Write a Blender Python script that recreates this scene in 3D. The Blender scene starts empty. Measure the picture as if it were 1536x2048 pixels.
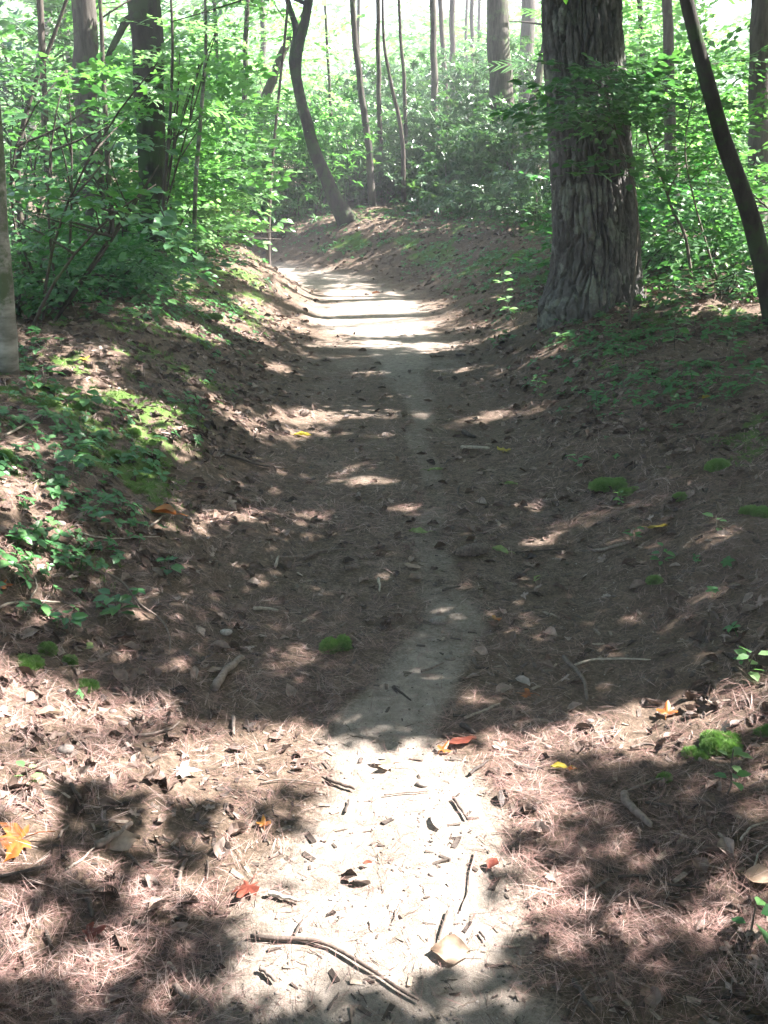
import bpy, math, random
import numpy as np
from mathutils import Vector
SC = bpy.context.scene
COL = SC.collection
PI = math.pi
rs = np.random.RandomState(7)
random.seed(7)

# ------------------------------------------------------------------ camera, sky, sun, exposure
EYE, PITCH, F = 1.45, math.atan(704/1991.0), 1991.0      # F, in pixels of the 1536x2048 frame
cd = bpy.data.cameras.new("camera"); cam = bpy.data.objects.new("camera", cd); COL.objects.link(cam)
cam.location = (0, 0, EYE); cam.rotation_euler = (PI/2-PITCH, 0, 0)
cd.sensor_fit = 'VERTICAL'; cd.sensor_height = 36; cd.lens = 35.0
cd.clip_start = 0.05; cd.clip_end = 900
SC.camera = cam
SUN_EL, SUN_AZ = math.radians(47), math.radians(79)      # azimuth from +Y (ahead) towards +X (right)
SDIR = np.array([math.sin(SUN_AZ)*math.cos(SUN_EL), math.cos(SUN_AZ)*math.cos(SUN_EL), math.sin(SUN_EL)])
w = bpy.data.worlds.new("World"); SC.world = w; w.use_nodes = True
nt = w.node_tree; nt.nodes.clear()
sky = nt.nodes.new('ShaderNodeTexSky'); sky.sky_type = 'NISHITA'; sky.sun_disc = False
sky.sun_elevation = SUN_EL; sky.sun_rotation = SUN_AZ; sky.dust_density = 3.0; sky.ozone_density = 0.6
bg = nt.nodes.new('ShaderNodeBackground'); bg.inputs['Strength'].default_value = 0.075
wo = nt.nodes.new('ShaderNodeOutputWorld')
nt.links.new(sky.outputs[0], bg.inputs[0]); nt.links.new(bg.outputs[0], wo.inputs[0])
sd = bpy.data.lights.new("sun", 'SUN'); sd.energy = 5.0; sd.angle = math.radians(0.5); sd.color = (1.0, 0.94, 0.925)
sun = bpy.data.objects.new("sun", sd); COL.objects.link(sun)
sun.rotation_euler = Vector(SDIR).to_track_quat('Z', 'Y').to_euler(); sun.location = (10, 4, 20)
SC.view_settings.view_transform = 'Standard'; SC.view_settings.look = 'None'
SC.view_settings.exposure = 3.15; SC.view_settings.gamma = 1.0
SC.cycles.max_bounces = 7; SC.cycles.diffuse_bounces = 4; SC.cycles.glossy_bounces = 2
SC.cycles.transmission_bounces = 4; SC.cycles.transparent_max_bounces = 4
SC.cycles.sample_clamp_indirect = 6.0
SC.cycles.use_denoising = True

# ------------------------------------------------------------------ noise
def _h(ix, iy, iz, seed):
    with np.errstate(over='ignore'):
        h = (ix.astype(np.uint32)*np.uint32(374761393) + iy.astype(np.uint32)*np.uint32(668265263)
             + iz.astype(np.uint32)*np.uint32(2246822519) + np.uint32(seed*3266489917 & 0xffffffff))
        h = (h ^ (h >> np.uint32(13)))*np.uint32(1274126177)
        h = h ^ (h >> np.uint32(16))
    return (h & np.uint32(0xffffff)).astype(np.float64)/float(0xffffff)
def vnoise(x, y, seed=0):
    x = np.asarray(x, float); y = np.asarray(y, float)
    fx, fy = np.floor(x), np.floor(y); ix, iy = fx.astype(np.int64), fy.astype(np.int64)
    tx, ty = x-fx, y-fy; tx = tx*tx*(3-2*tx); ty = ty*ty*(3-2*ty); z = np.zeros_like(ix)
    a = _h(ix, iy, z, seed); b = _h(ix+1, iy, z, seed); c = _h(ix, iy+1, z, seed); d = _h(ix+1, iy+1, z, seed)
    return (a*(1-tx)+b*tx)*(1-ty)+(c*(1-tx)+d*tx)*ty
def fbm(x, y, seed=0, o=4):
    s, a, t = 0, 0.5, 0
    for k in range(o):
        s = s+a*vnoise(x*2**k+17*k, y*2**k-9*k, seed+k); t += a; a *= 0.5
    return s/t
def sm(a, b, x):
    t = np.clip((x-a)/(b-a), 0, 1); return t*t*(3-2*t)

# ------------------------------------------------------------------ terrain
CL = np.array([(-.1,-60),(-.1,-20),(0,-4),(0,0),(.08,1.5),(.2,3.2),(.15,5),(.05,7),(0,9),(-.2,11),(-.5,12.3),(-1.15,13.6),
               (-2.3,14.8),(-4,15.9),(-7,17.2),(-12,19),(-25,26),(-80,50)], float)
def _cat(P, n=8):
    out = []
    for i in range(len(P)-1):
        p0, p1, p2, p3 = P[max(i-1,0)], P[i], P[i+1], P[min(i+2,len(P)-1)]
        for k in range(n):
            t = k/n
            out.append(0.5*((2*p1)+(-p0+p2)*t+(2*p0-5*p1+4*p2-p3)*t*t+(-p0+3*p1-3*p2+p3)*t**3))
    out.append(P[-1]); return np.array(out)
CLD = _cat(CL)
def path_d(x, y):
    """signed distance to the trail's middle line, right positive"""
    x = np.asarray(x, float).ravel(); y = np.asarray(y, float).ravel(); best = np.full(x.shape, 1e9); sg = np.ones_like(x)
    for a, b in zip(CLD[:-1], CLD[1:]):
        d = b-a; L = d@d
        t = np.clip(((x-a[0])*d[0]+(y-a[1])*d[1])/L, 0, 1)
        ex, ey = x-a[0]-t*d[0], y-a[1]-t*d[1]; q = ex*ex+ey*ey
        m = q < best; best[m] = q[m]; sg[m] = np.sign(d[1]*ex[m]-d[0]*ey[m])
    return np.sqrt(best)*np.where(sg == 0, 1, sg)
def H(x, y, fine=False):
    shp = np.shape(x); x = np.asarray(x, float).ravel(); y = np.asarray(y, float).ravel()
    d = path_d(x, y)
    far = sm(8.5, 12, y)
    wob = (fbm(x*.5, y*.45, 3, 3)-.5)
    tl = -d-(.42+.10*wob)
    wl = 1.55-.65*far
    L = (.52+.22*wob)*sm(0, 1, tl/wl)+.045*np.clip(tl-1, 0, 12)
    tr = d-.5
    R = (.10+.27*far)*sm(0, 1, tr/(.8+.9*far))+(.165-.06*far)*np.clip(tr, 0, 3.2)+.03*np.clip(tr-3, 0, 12)
    e = np.where(d < 0, L, R)
    e = e+.16*(fbm(x*.35+4, y*.35, 11, 3)-.5)*np.clip(np.abs(d)-.4, 0, 2)
    e = e+.012*np.clip(y-16, 0, 60)
    # mound of the big pine's root
    e = e+.16*np.exp(-(((x-1.75)/.75)**2+((y-7.7)/.8)**2))
    if fine:
        off = np.clip((np.abs(d)-.25)*2, .15, 1)
        e = e+.10*(fbm(x*2.1, y*2.1, 21, 3)-.5)*off
        e = e+.048*(fbm(x*9, y*9, 31, 4)-.5)*off+.012*(fbm(x*34, y*34, 41, 2)-.5)*off
        e = e+.006*(fbm(x*6, y*6, 51, 3)-.5)
    return e.reshape(shp)
SP, CP = math.sin(PITCH), math.cos(PITCH)
def ray(px, py):
    u, v = (px-768)/F, (py-1024)/F
    d = np.array([u, CP-v*SP, -SP-v*CP]); return d
def at(px, py, Y):
    """the point on that sight line at distance Y ahead"""
    d = ray(px, py); return np.array([0, 0, EYE])+d*(Y/d[1])
def gnd(px, py):
    d = ray(px, py); t = .8
    ts = np.concatenate([np.arange(.8, 8, .01), np.arange(8, 60, .04)])
    P = np.array([0, 0, EYE])+ts[:, None]*d
    below = P[:, 2] < H(P[:, 0], P[:, 1], True)
    k = int(np.argmax(below)) if below.any() else len(ts)-1
    p = P[k].copy(); p[2] = float(H(np.array([p[0]]), np.array([p[1]]), True)[0]); return p
def pix(P):
    P = np.asarray(P, float); q = P-np.array([0, 0, EYE])
    z = q[..., 1]*CP-q[..., 2]*SP; v = -q[..., 1]*SP-q[..., 2]*CP
    zz = np.where(z > .05, z, .05)
    return 768+F*q[..., 0]/zz, 1024+F*v/zz, z

# ------------------------------------------------------------------ mesh building
class MB:
    def __init__(s): s.v, s.q, s.t, s.r, s.n = [], [], [], [], 0
    def add(s, v, q=None, t=None, r=None):
        v = np.asarray(v, np.float32).reshape(-1, 3)
        if q is not None and len(q): s.q.append(np.asarray(q, np.int64).reshape(-1, 4)+s.n)
        if t is not None and len(t): s.t.append(np.asarray(t, np.int64).reshape(-1, 3)+s.n)
        if r is None: r = rs.rand()
        s.r.append(np.broadcast_to(np.asarray(r, np.float32), (len(v),)).copy())
        s.v.append(v); s.n += len(v)
    def inst(s, tmpl, O, X, Z, sc, r=None):
        """copies of a template (verts k,3; quads; tris) at O, with local x axis X, up about Z, scaled sc"""
        tv, tq, tt = tmpl[:3]; N = len(O)
        if N == 0: return
        X = X/np.linalg.norm(X, axis=1, keepdims=True)
        Y = np.cross(Z, X); Y /= np.linalg.norm(Y, axis=1, keepdims=True)+1e-9; Z = np.cross(X, Y)
        B = np.stack([X, Y, Z], 1)*np.asarray(sc).reshape(-1, 1, 1)
        v = np.einsum('kc,ncd->nkd', tv, B)+O[:, None, :]
        k = len(tv); off = (np.arange(N)*k)[:, None, None]
        q = (np.asarray(tq)[None]+off).reshape(-1, 4) if len(tq) else None
        t = (np.asarray(tt)[None]+off).reshape(-1, 3) if len(tt) else None
        if r is None: r = rs.rand(N)
        tr = tmpl[3] if len(tmpl) > 3 else np.zeros(k)
        rr = np.clip(np.asarray(r)[:, None]*(1-.5*(len(tmpl) > 3))+tr[None]*.5, 0, 1)*np.ones((1, k))
        s.add(v.reshape(-1, 3), q, t, rr.ravel())
    def tube(s, pts, rad, n=8, cap=True, r=None):
        pts = np.asarray(pts, float); m = len(pts); rad = np.broadcast_to(np.asarray(rad, float), (m,))
        T = np.gradient(pts, axis=0); T /= np.linalg.norm(T, axis=1, keepdims=True)+1e-9
        u = np.cross(T[0], [0, 0, 1.]); 
        if np.linalg.norm(u) < .1: u = np.cross(T[0], [0, 1., 0])
        u /= np.linalg.norm(u); U = []
        for i in range(m):
            u = u-T[i]*(u@T[i]); u /= np.linalg.norm(u)+1e-9; U.append(u)
        U = np.array(U); V = np.cross(T, U)
        a = np.arange(n)*2*PI/n
        v = pts[:, None]+rad[:, None, None]*(np.cos(a)[None, :, None]*U[:, None]+np.sin(a)[None, :, None]*V[:, None])
        v = v.reshape(-1, 3); i = np.arange(m-1)[:, None]*n; j = np.arange(n)[None]; k = (j+1) % n
        q = np.stack([i+j, i+k, i+n+k, i+n+j], -1).reshape(-1, 4)
        t = []
        if cap:
            v = np.vstack([v, pts[0:1], pts[-1:]]); c0, c1 = m*n, m*n+1
            t = [(c0, (x+1) % n, x) for x in range(n)]+[(c1, (m-1)*n+x, (m-1)*n+(x+1) % n) for x in range(n)]
        s.add(v, q, t, r)
    def build(s, name, mat, parent=None, smooth=True, attrs=None, origin=None):
        v = np.vstack(s.v) if s.v else np.zeros((0, 3), np.float32)
        if origin is not None: v = v-np.asarray(origin, np.float32)
        q = np.vstack(s.q) if s.q else np.zeros((0, 4), np.int64); t = np.vstack(s.t) if s.t else np.zeros((0, 3), np.int64)
        me = bpy.data.meshes.new(name); me.vertices.add(len(v)); me.vertices.foreach_set('co', v.astype(np.float32).ravel())
        li = np.concatenate([q.ravel(), t.ravel()]).astype(np.int32)
        me.loops.add(len(li)); me.loops.foreach_set('vertex_index', li)
        st = np.concatenate([np.arange(len(q))*4, len(q)*4+np.arange(len(t))*3]).astype(np.int32)
        me.polygons.add(len(st)); me.polygons.foreach_set('loop_start', st)
        me.polygons.foreach_set('use_smooth', np.full(len(st), bool(smooth)))
        me.update(calc_edges=True)
        at_ = me.attributes.new('rnd', 'FLOAT', 'POINT'); at_.data.foreach_set('value', np.concatenate(s.r).astype(np.float32))
        for k, a in (attrs or {}).items():
            b = me.attributes.new(k, 'FLOAT', 'POINT'); b.data.foreach_set('value', np.asarray(a, np.float32))
        me.materials.append(mat)
        o = bpy.data.objects.new(name, me); COL.objects.link(o)
        if origin is not None: o.location = tuple(float(c) for c in origin)
        if parent is not None:
            o.parent = parent
            if origin is None: o.location = tuple(-c for c in parent.location)
            else: o.location = tuple(float(c)-p for c, p in zip(origin, parent.location))
        return o
def thing(name, loc, label, cat, group=None):
    o = bpy.data.objects.new(name, None); COL.objects.link(o); o.location = tuple(float(c) for c in loc)
    o.empty_display_size = .1
    return tag(o, label, cat, group)
def tag(o, label=None, cat=None, group=None, kind=None):
    if label: o['label'] = label
    if cat: o['category'] = cat
    if group: o['group'] = group
    if kind: o['kind'] = kind
    return o

# ------------------------------------------------------------------ materials
def ramp(N, stops):
    r = N.new('ShaderNodeValToRGB'); e = r.color_ramp.elements
    while len(e) < len(stops): e.new(.5)
    for k, (p, c) in enumerate(stops): e[k].position = p; e[k].color = (*c, 1)
    return r
def newmat(name):
    m = bpy.data.materials.new(name); m.use_nodes = True; nt = m.node_tree; nt.nodes.clear()
    return m, nt.nodes, nt.links, nt.nodes.new('ShaderNodeOutputMaterial')
def tex(N, L, scale, detail=4, rough=.6, stretch=None, dist=0):
    t = N.new('ShaderNodeTexNoise'); t.inputs['Scale'].default_value = scale; t.inputs['Detail'].default_value = detail
    t.inputs['Roughness'].default_value = rough; t.inputs['Distortion'].default_value = dist
    c = N.new('ShaderNodeTexCoord')
    if stretch:
        mp = N.new('ShaderNodeMapping'); mp.inputs['Scale'].default_value = stretch
        L.new(c.outputs['Object'], mp.inputs[0]); L.new(mp.outputs[0], t.inputs['Vector'])
    else: L.new(c.outputs['Object'], t.inputs['Vector'])
    return t
def mixc(N, L, f, a, b, mode='MIX'):
    m = N.new('ShaderNodeMix'); m.data_type = 'RGBA'; m.blend_type = mode
    for s, v in ((0, f), (6, a), (7, b)):
        if isinstance(v, (int, float)): m.inputs[s].default_value = v
        elif isinstance(v, tuple): m.inputs[s].default_value = (*v, 1)
        else: L.new(v, m.inputs[s])
    return m.outputs[2]
def leafmat(name, stops, trans=.45, rough=.4, tcol=(1.25, 1.6, .85), spec=.5):
    m, N, L, out = newmat(name)
    a = N.new('ShaderNodeAttribute'); a.attribute_name = 'rnd'
    r = ramp(N, stops); L.new(a.outputs['Fac'], r.inputs[0])
    n = tex(N, L, 2.3, 2); c = mixc(N, L, n.outputs[0], r.outputs[0], (.5, .5, .5), 'MULTIPLY')
    c = mixc(N, L, .35, r.outputs[0], c)
    p = N.new('ShaderNodeBsdfPrincipled'); p.inputs['Roughness'].default_value = rough
    p.inputs['Specular IOR Level'].default_value = spec
    L.new(c, p.inputs['Base Color'])
    t = N.new('ShaderNodeBsdfTranslucent'); L.new(mixc(N, L, 1., c, tcol, 'MULTIPLY'), t.inputs[0])
    x = N.new('ShaderNodeMixShader'); x.inputs[0].default_value = trans
    L.new(p.outputs[0], x.inputs[1]); L.new(t.outputs[0], x.inputs[2]); L.new(x.outputs[0], out.inputs[0])
    return m
def drymat(name, stops, rough=.8, spec=.25, scale=60, trans=0, bump=.3):
    m, N, L, out = newmat(name)
    a = N.new('ShaderNodeAttribute'); a.attribute_name = 'rnd'
    r = ramp(N, stops); L.new(a.outputs['Fac'], r.inputs[0])
    n = tex(N, L, scale, 4); rr = ramp(N, [(.3, (.5, .5, .5)), (.7, (1.1, 1.1, 1.1))]); L.new(n.outputs[0], rr.inputs[0])
    c = mixc(N, L, 1., r.outputs[0], rr.outputs[0], 'MULTIPLY')
    p = N.new('ShaderNodeBsdfPrincipled'); p.inputs['Roughness'].default_value = rough; p.inputs['Specular IOR Level'].default_value = spec
    L.new(c, p.inputs['Base Color'])
    b = N.new('ShaderNodeBump'); b.inputs['Strength'].default_value = bump; b.inputs['Distance'].default_value = .004
    L.new(n.outputs[0], b.inputs['Height']); L.new(b.outputs[0], p.inputs['Normal'])
    if trans:
        t = N.new('ShaderNodeBsdfTranslucent'); L.new(c, t.inputs[0]); x = N.new('ShaderNodeMixShader'); x.inputs[0].default_value = trans
        L.new(p.outputs[0], x.inputs[1]); L.new(t.outputs[0], x.inputs[2]); L.new(x.outputs[0], out.inputs[0])
    else: L.new(p.outputs[0], out.inputs[0])
    return m
def barkmat(name, c1, c2, lichen=None, sc=(14, 14, 3), bump=.02, la=.56):
    m, N, L, out = newmat(name)
    n = tex(N, L, 1.0, 6, .65, sc); n2 = tex(N, L, 5, 5, .7)
    r = ramp(N, [(.32, c1), (.68, c2)]); L.new(n.outputs[0], r.inputs[0]); c = r.outputs[0]
    if lichen:
        f = ramp(N, [(la, (0, 0, 0)), (la+.08, (1, 1, 1))]); L.new(n2.outputs[0], f.inputs[0]); c = mixc(N, L, f.outputs[0], c, lichen)
    p = N.new('ShaderNodeBsdfPrincipled'); p.inputs['Roughness'].default_value = .9; p.inputs['Specular IOR Level'].default_value = .2
    L.new(c, p.inputs['Base Color'])
    b = N.new('ShaderNodeBump'); b.inputs['Strength'].default_value = 1; b.inputs['Distance'].default_value = bump
    L.new(n.outputs[0], b.inputs['Height']); L.new(b.outputs[0], p.inputs['Normal']); L.new(p.outputs[0], out.inputs[0])
    return m
G = {}
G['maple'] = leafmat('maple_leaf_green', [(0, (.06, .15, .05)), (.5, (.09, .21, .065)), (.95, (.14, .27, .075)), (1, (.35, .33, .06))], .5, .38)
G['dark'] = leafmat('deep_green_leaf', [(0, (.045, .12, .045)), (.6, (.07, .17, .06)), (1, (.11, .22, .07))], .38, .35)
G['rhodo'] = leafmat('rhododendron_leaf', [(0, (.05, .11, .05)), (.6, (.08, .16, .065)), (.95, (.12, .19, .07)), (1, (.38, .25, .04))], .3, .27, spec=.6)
G['light'] = leafmat('pale_green_leaf', [(0, (.15, .29, .12)), (.6, (.21, .37, .16)), (1, (.28, .43, .19))], .55, .42)  # green lightened so sunlit foliage has its brightness in the leaf colour
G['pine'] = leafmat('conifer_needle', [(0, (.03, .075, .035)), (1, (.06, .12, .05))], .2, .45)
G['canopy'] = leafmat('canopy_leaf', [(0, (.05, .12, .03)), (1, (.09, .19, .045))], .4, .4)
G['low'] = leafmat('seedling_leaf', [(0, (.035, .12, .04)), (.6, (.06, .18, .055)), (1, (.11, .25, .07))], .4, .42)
B_ = {}
B_['pine'] = barkmat('furrowed_grey_bark', (.055, .05, .044), (.145, .138, .128), (.19, .20, .165), (30, 30, 12), .008, .53)
B_['grey'] = barkmat('grey_brown_bark', (.035, .03, .024), (.11, .10, .085), (.09, .12, .06), (26, 26, 5), .012)
B_['dark'] = barkmat('dark_bark', (.035, .028, .022), (.10, .085, .07), (.08, .10, .05), (30, 30, 6), .012)
B_['pale'] = barkmat('pale_smooth_bark', (.09, .085, .07), (.30, .29, .26), (.07, .09, .05), (6, 6, 18), .003, .5)
B_['moss'] = barkmat('shade_darkened_mossy_bark', (.013, .012, .009), (.042, .038, .03), (.03, .05, .018), (24, 24, 8), .01, .48)  # mossy, and darkened to put the trunks' shade into the bark colour
B_['twig'] = barkmat('thin_stem_bark', (.06, .05, .04), (.16, .14, .11), None, (40, 40, 10), .002)

# ground
def ground_mat():
    m, N, L, out = newmat('trail_floor')
    A = {}
    for k in ('dirt', 'moss'):
        a = N.new('ShaderNodeAttribute'); a.attribute_name = k; A[k] = a.outputs['Fac']
    n1 = tex(N, L, 26, 6, .7); n2 = tex(N, L, 110, 5, .75, dist=.4); n3 = tex(N, L, 3, 4)
    ns = tex(N, L, 420, 3, .7)
    lit = ramp(N, [(.3, (.025, .018, .013)), (.45, (.075, .052, .036)), (.58, (.15, .10, .07)), (.72, (.32, .24, .18))]); L.new(n2.outputs[0], lit.inputs[0])
    lit2 = ramp(N, [(.38, (.03, .026, .018)), (.5, (.09, .072, .05)), (.62, (.2, .15, .11))]); L.new(n1.outputs[0], lit2.inputs[0])
    litter = mixc(N, L, .4, lit.outputs[0], lit2.outputs[0])
    d = ramp(N, [(.25, (.15, .125, .10)), (.5, (.26, .222, .182)), (.75, (.38, .33, .28))]); L.new(n1.outputs[0], d.inputs[0])
    d2 = ramp(N, [(.3, (.6, .6, .6)), (.6, (1.05, 1.05, 1.05))]); L.new(ns.outputs[0], d2.inputs[0])
    dirt = mixc(N, L, 1., d.outputs[0], d2.outputs[0], 'MULTIPLY')
    # a broken edge between sand and litter
    ad = N.new('ShaderNodeMath'); ad.operation = 'MULTIPLY_ADD'; L.new(n2.outputs[0], ad.inputs[0]); ad.inputs[1].default_value = 1.5; L.new(A['dirt'], ad.inputs[2])
    f = ramp(N, [(.98, (0, 0, 0)), (1.0, (1, 1, 1))])
    sb = N.new('ShaderNodeMapRange'); sb.inputs[1].default_value = .95; sb.inputs[2].default_value = 1.7; L.new(ad.outputs[0], sb.inputs[0])
    c = mixc(N, L, sb.outputs[0], litter, dirt)
    mo = ramp(N, [(.3, (.035, .075, .015)), (.7, (.10, .17, .035))]); L.new(n2.outputs[0], mo.inputs[0])
    am = N.new('ShaderNodeMath'); am.operation = 'MULTIPLY_ADD'; L.new(n1.outputs[0], am.inputs[0]); am.inputs[1].default_value = 1.2; L.new(A['moss'], am.inputs[2])
    sb2 = N.new('ShaderNodeMapRange'); sb2.inputs[1].default_value = 1.0; sb2.inputs[2].default_value = 1.3; L.new(am.outputs[0], sb2.inputs[0])
    c = mixc(N, L, sb2.outputs[0], c, mo.outputs[0])
    p = N.new('ShaderNodeBsdfPrincipled'); p.inputs['Roughness'].default_value = .9; p.inputs['Specular IOR Level'].default_value = .2
    L.new(c, p.inputs['Base Color'])
    b = N.new('ShaderNodeBump'); b.inputs['Strength'].default_value = .9; b.inputs['Distance'].default_value = .008
    hh = mixc(N, L, .4, n2.outputs[0], ns.outputs[0]); L.new(hh, b.inputs['Height']); L.new(b.outputs[0], p.inputs['Normal'])
    L.new(p.outputs[0], out.inputs[0]); return m
def strip_x(y):   # middle of the bare sandy strip, by distance
    return np.interp(y, [0, 1.4, 1.7, 2.05, 2.4, 2.7, 3.2, 4, 5, 6.5, 9, 12, 14], [.03, .0, .03, .12, .09, .13, .16, .22, .22, .16, .02, -.35, -1.3])
def strip_w(y):
    return np.interp(y, [0, 1.4, 1.7, 2.1, 2.7, 3.6, 4.5, 6, 8, 9.5, 14], [.36, .34, .30, .22, .14, .07, .06, .08, .32, .6, .5])
def dirt_at(x, y):
    wv = strip_w(y)*(1+.9*(fbm(x*1.7, y*1.7, 61, 4)-.5))
    q = np.abs(x-strip_x(y)-.25*(fbm(y*1.3, y*0+3, 63, 3)-.5))
    d = 1-sm(.5, 1.35, q/wv)
    pd = np.abs(path_d(x, y)).reshape(np.shape(x))
    d = np.maximum(d, .62*(1-sm(.45, .9, pd+.3*(fbm(x*3, y*3, 64, 3)-.5)))*sm(2.6, 3.6, y)*fbm(x*7, y*7, 67, 3)*1.3)
    d = np.where(y > 13, 1-sm(.3, .9, pd), d)
    mid = sm(2.5, 3.3, y)*(1-sm(6.5, 8, y))
    return np.clip(d*(.30+.95*fbm(x*4.5, y*4.5, 65, 4)+.5*fbm(x*15, y*15, 66, 3))*(1-.48*mid), 0, 1)
def moss_at(x, y):
    d = path_d(x, y).reshape(np.shape(x)); n = fbm(x*1.6, y*1.6, 71, 4)
    n5 = fbm(x*5, y*5, 72, 4)
    left = sm(.8, 1.2, -d)*(1-sm(3, 4, -d))*sm(2.4, 3.4, y)*(1-.4*sm(9, 12, y))*sm(.44, .60, n*.35+n5*.65)*.72
    right = sm(.95, 1.3, d)*sm(.50, .64, n*.4+n5*.6)*.65
    far = sm(9, 10, y)*sm(.9, 1.2, d)*(1-sm(2.6, 3.2, d))*.07
    return np.clip(left+right+far, 0, 1)
def build_ground():
    xs = list(np.arange(-2.4, 2.4001, .016)); st = .016
    r_ = []; x = 2.4
    while x < 260: st *= 1.07; x += st; r_.append(x)
    xs = np.array([-a for a in r_[::-1]]+xs+r_)
    ys = []; y = -60.
    while y < .9: y += max(.03, -y*.14 if y < 0 else .03); ys.append(y)
    while y < 400: y += max(.014, .0034*y) if y < 22 else .05*(y-21)**.9+.07; ys.append(y)
    ys = np.array(ys); X, Y = np.meshgrid(xs, ys)
    Z = H(X, Y, True); d = dirt_at(X, Y); m = moss_at(X, Y)
    Z = Z+np.clip(m-.3, 0, 1)*.03*fbm(X*14, Y*14, 73, 2)
    nx, ny = len(xs), len(ys); i = np.arange(ny-1)[:, None]*nx+np.arange(nx-1)[None]
    q = np.stack([i, i+1, i+nx+1, i+nx], -1).reshape(-1, 4)
    b = MB(); b.add(np.stack([X, Y, Z], -1), q); print('ground', nx, ny)
    return tag(b.build('ground', ground_mat(), attrs={'dirt': d.ravel(), 'moss': m.ravel()}), kind='structure')
build_ground()

# ------------------------------------------------------------------ where sun reaches the floor (drawn patches; gaps in the added canopy follow them)
LIT = [(690,640,90,10,4,1.1),(640,668,60,7,14,1),(880,690,90,5,-4,.9),(1000,668,60,6,-14,.8),(760,730,70,5,0,.8),(560,735,50,7,22,.9),(640,760,60,5,6,.8),(770,790,60,5,0,.8),(560,880,60,7,8,.8),(900,850,50,5,0,.8),(520,930,60,7,12,.8),(700,930,50,4,0,.8),(1240,1075,60,7,-12,.9),(1050,1010,40,6,-15,.7),
(300,642,80,14,15,.75),(390,668,60,10,18,.9),(215,785,110,22,38,.8),(130,722,70,20,20,.85),(330,872,60,16,35,.75),(520,622,70,14,28,1),(60,900,50,25,10,.7),
 # picture x, y, half width, half height, tilt in degrees (down to the right), strength
 (760,632,170,24,0,1.2),(700,592,90,9,0,1),(860,622,90,14,-3,1),(700,572,70,5,0,.8),(690,556,60,4,0,.7),(755,664,140,6,0,1),(800,650,150,5,0,.8),
 (720,688,120,5,0,.9),(800,714,110,4,0,.8),(930,655,80,6,-6,.8),(985,735,75,6,-16,1),(1085,706,60,8,-24,1),(725,746,50,6,0,1),(950,770,60,4,-10,.5),(700,718,80,4,0,.7),
 (520,545,110,20,26,1.2),(605,605,50,16,30,1.2),(455,520,50,12,20,1),(470,650,70,11,30,1),(400,612,50,8,15,.7),(545,700,50,6,28,.7),(600,716,30,6,0,.8),(560,640,60,7,20,.9),(340,560,60,12,10,.8),
 (190,752,50,24,35,1.1),(255,805,65,15,42,1.1),(185,872,40,15,35,1.1),(335,832,45,12,42,1),(290,880,25,14,30,1),(95,690,70,18,10,.7),(235,715,55,12,42,.8),(60,765,30,20,0,.7),(425,800,45,8,32,.8),
 (130,800,40,10,35,.6),(390,760,50,8,40,.5),
 (690,822,110,9,0,1.1),(600,836,80,11,4,1),(590,866,70,7,0,.9),(485,838,60,12,25,.8),(850,830,30,5,5,.8),(985,834,65,7,-6,1.1),(1080,818,45,5,-15,.9),(720,868,60,4,0,.5),
 (725,962,85,8,2,1.1),(785,1010,65,10,12,1.1),(620,1032,60,8,-4,.9),(450,1032,60,12,-5,1),(370,1052,60,10,-5,.9),(632,1070,40,6,-10,1),(430,900,60,10,20,.6),(480,1000,60,6,0,.5),(850,1115,40,6,20,.6),(890,995,25,5,0,.6),
 (1130,1058,80,12,-25,1.1),(1090,1085,50,8,-15,.9),(1240,1028,55,11,-10,1),(1400,960,110,6,-3,.8),(1430,1070,95,8,-8,1),(1320,1088,50,6,-8,.8),(1180,1000,50,5,-10,.4),
 (35,1005,70,40,10,.9),(105,1045,60,22,40,.9),(45,1115,60,36,0,.8),(80,1235,50,22,10,.9),(240,1190,25,12,0,.5),(280,1235,35,14,20,.7),(200,1130,30,14,30,.5),(150,960,50,14,30,.4),
 (600,1318,60,10,6,1),(640,1342,40,7,0,.8),(545,1346,40,8,0,.8),(320,1342,75,8,18,.8),(460,1325,20,6,0,.5),(885,1222,60,7,0,.8),(915,1382,35,14,-5,1.1),(880,1358,50,7,0,.9),(990,1380,60,7,-3,.9),
 (1040,1240,45,6,-10,.7),(1090,1350,55,5,-5,.7),(1190,1170,35,6,-5,.6),(1030,1275,45,10,0,.7),(790,1270,45,7,0,.6),(1290,1240,40,6,-10,.4),(1100,1130,60,6,-10,.5),(1270,1180,60,7,-10,.5),
 (730,515,90,5,-14,.9),(680,535,70,4,-10,.9),(800,530,60,4,-16,.7),(800,490,80,4,-25,.7),(620,500,60,5,-10,.9),(560,480,40,6,-10,1),(880,560,70,4,-14,.6),(960,600,60,5,-14,.7),(1020,560,12,20,0,.9),(1010,650,30,14,0,.9),
]
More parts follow.
